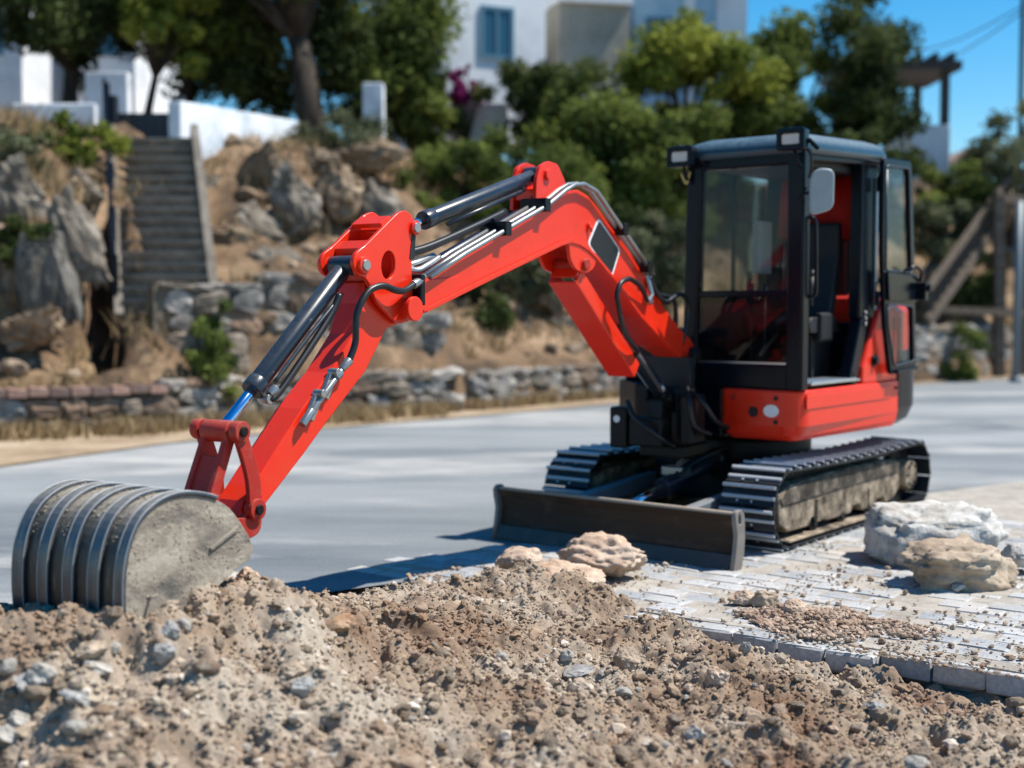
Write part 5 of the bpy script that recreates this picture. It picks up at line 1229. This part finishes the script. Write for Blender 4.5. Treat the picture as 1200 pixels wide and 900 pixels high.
T("shrub", 545, 370, 21.6, 58, 62, 7000, .07, LD, 16, "dark shrub growing low on the bank behind the boom", "shrub", trunk=.05, hollow=.2)
T("shrub", 770, 300, 24.6, 62, 55, 5500, .075, LO, 17, "olive shrub on the bank left of the cab", "shrub", trunk=.05)
T("shrub", 252, 415, 17.3, 26, 58, 2600, .055, LG, 18, "small upright green shrub in front of the rubble wall", "shrub", trunk=.03)
T("shrub", 1128, 415, 27.2, 20, 42, 2200, .06, LG, 19, "small green shrub by the road at the right", "shrub", trunk=.03)
T("shrub", 85, 175, 19.5, 52, 32, 3800, .06, LY, 20, "yellow green shrub below the white wall at the left", "shrub", trunk=.04)
T("shrub", 15, 190, 18.6, 42, 55, 4200, .06, LO, 21, "dull olive shrub at the far left above the rocks", "shrub", trunk=.04)
T("shrub", 30, 285, 17.0, 40, 28, 2600, .06, LD, 22, "dark creeping shrub hanging over the rocks at the far left", "shrub", trunk=.03)
T("shrub", 545, 105, 28.5, 24, 26, 1500, .07, leafmat("bougainvillea", (.10,.015,.06), (.34,.03,.20)), 23, "small magenta flowering bush against the white house", "shrub", trunk=.04)
# ---------------------------------------------------------------- stairs up the bank
WOOD = mineral("grey_weathered_wood", [(.065,.048,.035),(.12,.092,.07),(.18,.145,.115)], scale=4, fine=30, bstr=.5, stretch=(1,6,6))
NOSEM = mineral("pale_concrete_nosing", [(.19,.165,.135),(.26,.23,.19),(.32,.285,.24)], scale=2.5, fine=20)
STEPM = mineral("grey_concrete_step", [(.10,.085,.07),(.165,.145,.12),(.23,.205,.17)], scale=2.5, fine=20, bstr=.6)
p0, p1 = at(196,368,17.55), at(178,166,20.6)
st_ = empty("stairs", (p0.x, p0.y, p0.z-.3)); tag(st_, "steep grey stairs climbing the bank beside the rubble wall", "stairs")
NS = 16; hw = .58
for k in range(NS):
    a = p0.lerp(p1, k/NS); q = p0.lerp(p1, (k+1)/NS); b = MB(); c0 = a-Vector((p0.x,p0.y,p0.z-.3))
    b.box((c0.x-hw, c0.y, c0.z-.5), (c0.x+hw, c0.y+(q.y-a.y)+.02, c0.z+(q.z-a.z))); b.box((c0.x-hw-.01, c0.y-.03, c0.z+(q.z-a.z)-.045), (c0.x+hw+.01, c0.y, c0.z+(q.z-a.z)+.004))
    st1 = b.build("step", STEPM, st_); b = MB(); b.box((c0.x-hw-.012, c0.y-.05, c0.z+(q.z-a.z)+.004), (c0.x+hw+.012, c0.y+(q.y-a.y), c0.z+(q.z-a.z)+.035)); b.build("nosing", NOSEM, st1)
for s in (-1, 1):
    b = MB(); b.bar((s*(hw+.07),0,.1), (p1.x-p0.x+s*(hw+.07), p1.y-p0.y, p1.z-p0.z+.35), .12, .55, (0,0,1)); b.build("stringer", STEPM, st_, .01)
rl = empty("stair_railing", (p0.x-hw-.15, p0.y, p0.z)); tag(rl, "dark metal handrail with posts on the left of the stairs", "railing")
dv = p1-p0; b = MB(); b.bar((0,.1,.75), (dv.x, dv.y, dv.z+.95), .06, .06); b.build("handrail", BLACK, rl)
for k in range(5):
    f = k/4; b = MB(); b.bar((dv.x*f, dv.y*f+.1, dv.z*f-.3), (dv.x*f, dv.y*f+.1, dv.z*f+.80+.12*f), .09, .09); b.build("rail_post", BLACK, rl)
# dark gate at the head of the stairs
g0, g1 = at(138,150,20.9), at(203,150,20.9); gt = empty("gate", ((g0.x+g1.x)/2, 20.9, g0.z-.35)); tag(gt, "dark blue black gate between two posts at the top of the stairs", "gate"); hwg = (g1.x-g0.x)/2
GATEM = plain("dark_gate", (.018,.024,.034), .5)
for k in range(6):
    x = -hwg+(k+.5)*hwg/3; b = MB(); b.box((x-hwg/6.4,-.02,0),(x+hwg/6.4,.02,.58)); b.build("board", GATEM, gt)
for s in (-1,1):
    b = MB(); b.box((s*(hwg+.09)-.09,-.1,-.5),(s*(hwg+.09)+.09,.1,.85)); b.build("gate_post", GATEM, gt, .01)
# deep shaded cleft beside the stairs is rock: two tall dark faced boulders stand back from it
# ---------------------------------------------------------------- white garden walls
PLAS = mineral("white_plaster", [(.56,.58,.60),(.76,.78,.80),(.83,.84,.85)], scale=.8, fine=12, bstr=.25)
PLASO = mineral("old_white_plaster", [(.40,.46,.52),(.68,.72,.76),(.80,.82,.84)], scale=1.6, fine=12, bstr=.25)
def wall_px(name, x0, x1, yt, yb, Y0, Y1, mat, label, th=.25, yt1=None):
    a, c = at(x0, yb, Y0), at(x1, yb, Y1); ta, tc = at(x0, yt, Y0).z, at(x1, yt if yt1 is None else yt1, Y1).z; d = Vector((c.x-a.x, c.y-a.y)).normalized(); nn_ = Vector((-d.y, d.x))*th
    zb_ = min(a.z, c.z)-.3; b = MB()
    b.add([(a.x,a.y,zb_),(c.x,c.y,zb_),(c.x+nn_.x,c.y+nn_.y,zb_),(a.x+nn_.x,a.y+nn_.y,zb_),(a.x,a.y,ta),(c.x,c.y,tc),(c.x+nn_.x,c.y+nn_.y,tc),(a.x+nn_.x,a.y+nn_.y,ta)], [(0,3,2,1),(4,5,6,7),(0,1,5,4),(1,2,6,5),(2,3,7,6),(3,0,4,7)])
    return tag(b.build(name, mat, None, .02), label, "wall")
wall_px("garden_wall", 15, 112, 121, 152, 20.8, 21.0, PLASO, "white plastered garden wall left of the stair gate")
wall_px("garden_wall", 212, 352, 118, 188, 20.6, 23.4, PLASO, "stained white garden wall running right from the stair gate", yt1=142)
wall_px("garden_wall", 100, 150, 84, 126, 24.0, 24.0, PLAS, "small bright white wall above the stair gate")
wall_px("garden_wall", 528, 596, 120, 158, 28.8, 28.8, PLAS, "low white wall at the foot of the white house")
b = MB(); p = at(438,120,26); b.box((p.x-.2,p.y-.2,p.z-.9),(p.x+.2,p.y+.2,p.z+.35)); tag(b.build("pillar", PLASO, None, .02), "short pale square pillar on the bank behind the boom", "pillar")
# ---------------------------------------------------------------- houses
WINB = plain("blue_window_pane", (.03,.10,.16), .12)
SHUT = plain("blue_frame", (.10,.22,.30), .5)
def house(name, x0, x1, yt, yb, Y, depth, label, mat=PLAS, rz=0):
    a, c = at(x0, yb, Y), at(x1, yb, Y); zt = at(x0, yt, Y).z; W_ = c.x-a.x
    root = empty(name, (a.x, Y, a.z-1.0), rz); tag(root, label, "house")
    b = MB(); b.box((0,0,0),(W_,depth,zt-a.z+1.0)); b.build("wall", mat, root)
    return root, W_, zt-a.z+1.0, a.z-1.0
def window(root, x0, x1, z0, z1, mat=SHUT, pane=WINB, side=False):
    b = MB(); t = .09
    b.box((x0-t,-.05,z0-t),(x1+t,-.003,z0)); b.box((x0-t,-.05,z1),(x1+t,-.003,z1+t)); b.box((x0-t,-.05,z0),(x0,-.003,z1)); b.box((x1,-.05,z0),(x1+t,-.003,z1)); b.box(((x0+x1)/2-.03,-.045,z0),((x0+x1)/2+.03,-.003,z1))
    f = b.build("window", mat, root); b = MB(); b.box((x0,-.02,z0),(x1,-.004,z1)); b.build("pane", pane, f)
r1, W1, H1, Z1 = house("white_house", 520, 652, -60, 112, 31, 6, "white plastered house with one blue window in the middle of the skyline", rz=R(24))
s_ = 31/F_PX
def hx(px, x0=520): return (px-x0)*s_
window(r1, hx(570), hx(604), at(0,60,31).z-Z1, at(0,6,31).z-Z1)
b = MB(); b.box((-.1,-.12,H1),(W1+.1,6.1,H1+.15)); b.build("roof_slab", PLAS, r1)
OLIVEP = mineral("beige_render", [(.26,.24,.20),(.33,.31,.26),(.38,.36,.31)], scale=1, fine=10)
r2, W2, H2, Z2 = house("beige_house", 655, 742, 2, 70, 33, 5, "beige rendered building with a white upper edge between the two white houses", OLIVEP, R(14))
b = MB(); b.box((-.05,-.15,H2),(W2+.05,5.1,H2+.7)); b.build("parapet", PLAS, r2)
SHADEP = mineral("blue_shaded_render", [(.30,.48,.62),(.38,.56,.70),(.44,.62,.74)], scale=1, fine=10)  # white front coloured blue, its shade put into the render
r3, W3, H3, Z3 = house("shaded_white_house", 742, 872, -40, 130, 34, 6, "white house, its front tinted blue as shade, behind the yellow green tree", SHADEP)
s3 = 34/F_PX
for x0, x1 in ((800,812),(838,872)): 
    b = MB(); b.box(((x0-742)*s3,-.12,0),((x1-742)*s3,-.003,H3)); b.build("white_pier", PLAS, r3)
b = MB(); b.box((-.1,-.3,H3-.5),(W3+.1,-.003,H3-.2)); b.build("cornice", PLAS, r3)
window(r3, (845-742)*s3, (862-742)*s3, at(0,32,34).z-Z3, at(0,2,34).z-Z3)
window(r3, (760-742)*s3, (785-742)*s3, at(0,60,34).z-Z3, at(0,24,34).z-Z3)
r4, W4, H4, Z4 = house("white_house", 84, 158, -30, 90, 32, 5, "white house half hidden behind the dark tree at upper left")
window(r4, (112-84)*32/F_PX, (135-84)*32/F_PX, at(0,62,32).z-Z4, at(0,30,32).z-Z4)
r5, W5, H5, Z5 = house("white_house", -70, 26, -20, 90, 30, 5, "pale house cut off by the left edge of the photo")
window(r5, (-20+70)*30/F_PX, (0+70)*30/F_PX, at(0,60,30).z-Z5, at(0,20,30).z-Z5)
r6, W6, H6, Z6 = house("grey_house", 1120, 1160, 190, 225, 42, 6, "small distant grey house at the right below the sky", mineral("grey_render", [(.38,.40,.42),(.46,.48,.5),(.52,.54,.56)], scale=1, fine=10))
b = MB(); b.prism([(-.1,H6),(W6+.1,H6),(W6/2,H6+.5)], 0, 6); b.build("roof", mineral("roof_tiles", [(.25,.15,.11),(.33,.21,.16),(.4,.28,.22)], scale=3, fine=20), r6)
# white terrace with a dark pergola, right
tw = wall_px("terrace_wall", 1068, 1113, 146, 196, 32, 32, PLAS, "bright white terrace wall beside the dark pergola", th=2.5)
pg = empty("pergola", tuple(at(1095,146,32))); tag(pg, "dark timber pergola standing on the white terrace", "pergola")
s4 = 32/F_PX; b = MB(); b.box((-105*s4,-.2,62*s4),(28*s4,2.6,72*s4)); b.build("roof_beam", plain("dark_timber", (.035,.03,.028), .7), pg)
for x in (13, -60):
    for y in (.1, 2.3):
        b = MB(); b.box((x*s4-.09,y-.09,0),(x*s4+.09,y+.09,62*s4)); b.build("post", bpy.data.materials["dark_timber"], pg)
for k in range(7):
    x = (-98+k*19)*s4; b = MB(); b.box((x-.05,-.3,72*s4+.003),(x+.05,2.7,80*s4)); b.build("rafter", bpy.data.materials["dark_timber"], pg)
# wooden ramp on posts, right
WOODD = plain('dark_wood', (.06,.045,.034), .8)
q0, q1 = at(1078,362,27.4), at(1172,232,30.0)
rp_ = empty("wooden_ramp", tuple(q0)); tag(rp_, "weathered wooden ramp stair on posts beside the road at the right", "ramp"); dv = q1-q0
for s in (-.55,.55):
    b = MB(); b.bar((0,s,-.25), (dv.x,dv.y+s,dv.z-.25), .10, .22); b.build("stringer", WOOD, rp_)
    b = MB(); b.bar((0,s,.42), (dv.x,dv.y+s,dv.z+.42), .10, .13); b.build("hand_rail", WOOD, rp_)
    for k in range(14):
        f = (k+.5)/14; b = MB(); b.box((dv.x*f-.055,dv.y*f+s-.02,dv.z*f-.2),(dv.x*f+.055,dv.y*f+s+.02,dv.z*f+.40)); b.build("baluster", WOODD, rp_)
for k in range(12):
    f = (k+.5)/12; b = MB(); b.box((dv.x*f-.12, dv.y*f-.5, dv.z*f+.02), (dv.x*f+.12, dv.y*f+.5, dv.z*f+.06)); b.build("tread", WOOD, rp_)
for px, y0, y1, Y in ((1170,230,442,28.4),(1196,236,440,29)):
    a, c = at(px,y0,Y), at(px,y1,Y); b = MB(); b.bar(a-q0, c-q0, .2, .2); b.build("post", WOOD, rp_)
a, c = at(1090,362,27.6), at(1210,368,28.6); b = MB(); b.bar(a-q0, c-q0, .2, .16); b.build("cross_beam", WOOD, rp_)
a, c = at(1165,232,28.6), at(1215,236,29.2); b = MB(); b.bar(a-q0, c-q0, .2, .2); b.build("cross_beam", WOOD, rp_)
a = at(1190,446,26.6); b = MB(); b.tube([(a.x,26.6,a.z-.1),(a.x,26.6,at(0,236,26.6).z)], .075, 12); b.tube([(a.x,26.6,a.z-.1),(a.x,26.6,a.z+.08)], .13, 12); tag(b.build("metal_post", plain("grey_blue_metal", (.16,.19,.21), .5, .3), None), "grey blue metal post by the road at the right edge", "post")
a = at(1198,40,36); b = MB(); b.tube([(a.x,36,3.5),(a.x,36,a.z+3)], .07, 8); b.box((a.x-.8,35.95,a.z+1.0),(a.x+.8,36.05,a.z+1.12)); up = b.build("utility_pole", BARK, None); tag(up, "thin utility pole at the right edge against the sky", "pole")
for k, (ya, yb) in enumerate(((38,8),(70,44))):
    b = MB(); p, q = at(1198,ya*.2,36), at(1000,yb+30,60); b.tube([p.lerp(q, f)-Vector((0,0,1.0*math.sin(math.pi*f))) for f in np.linspace(0,1,9)], .02, 5)
    tag(b.build("overhead_wire", RUBBER), ("upper" if k == 0 else "lower")+" thin overhead wire crossing the sky at top right", "wire")
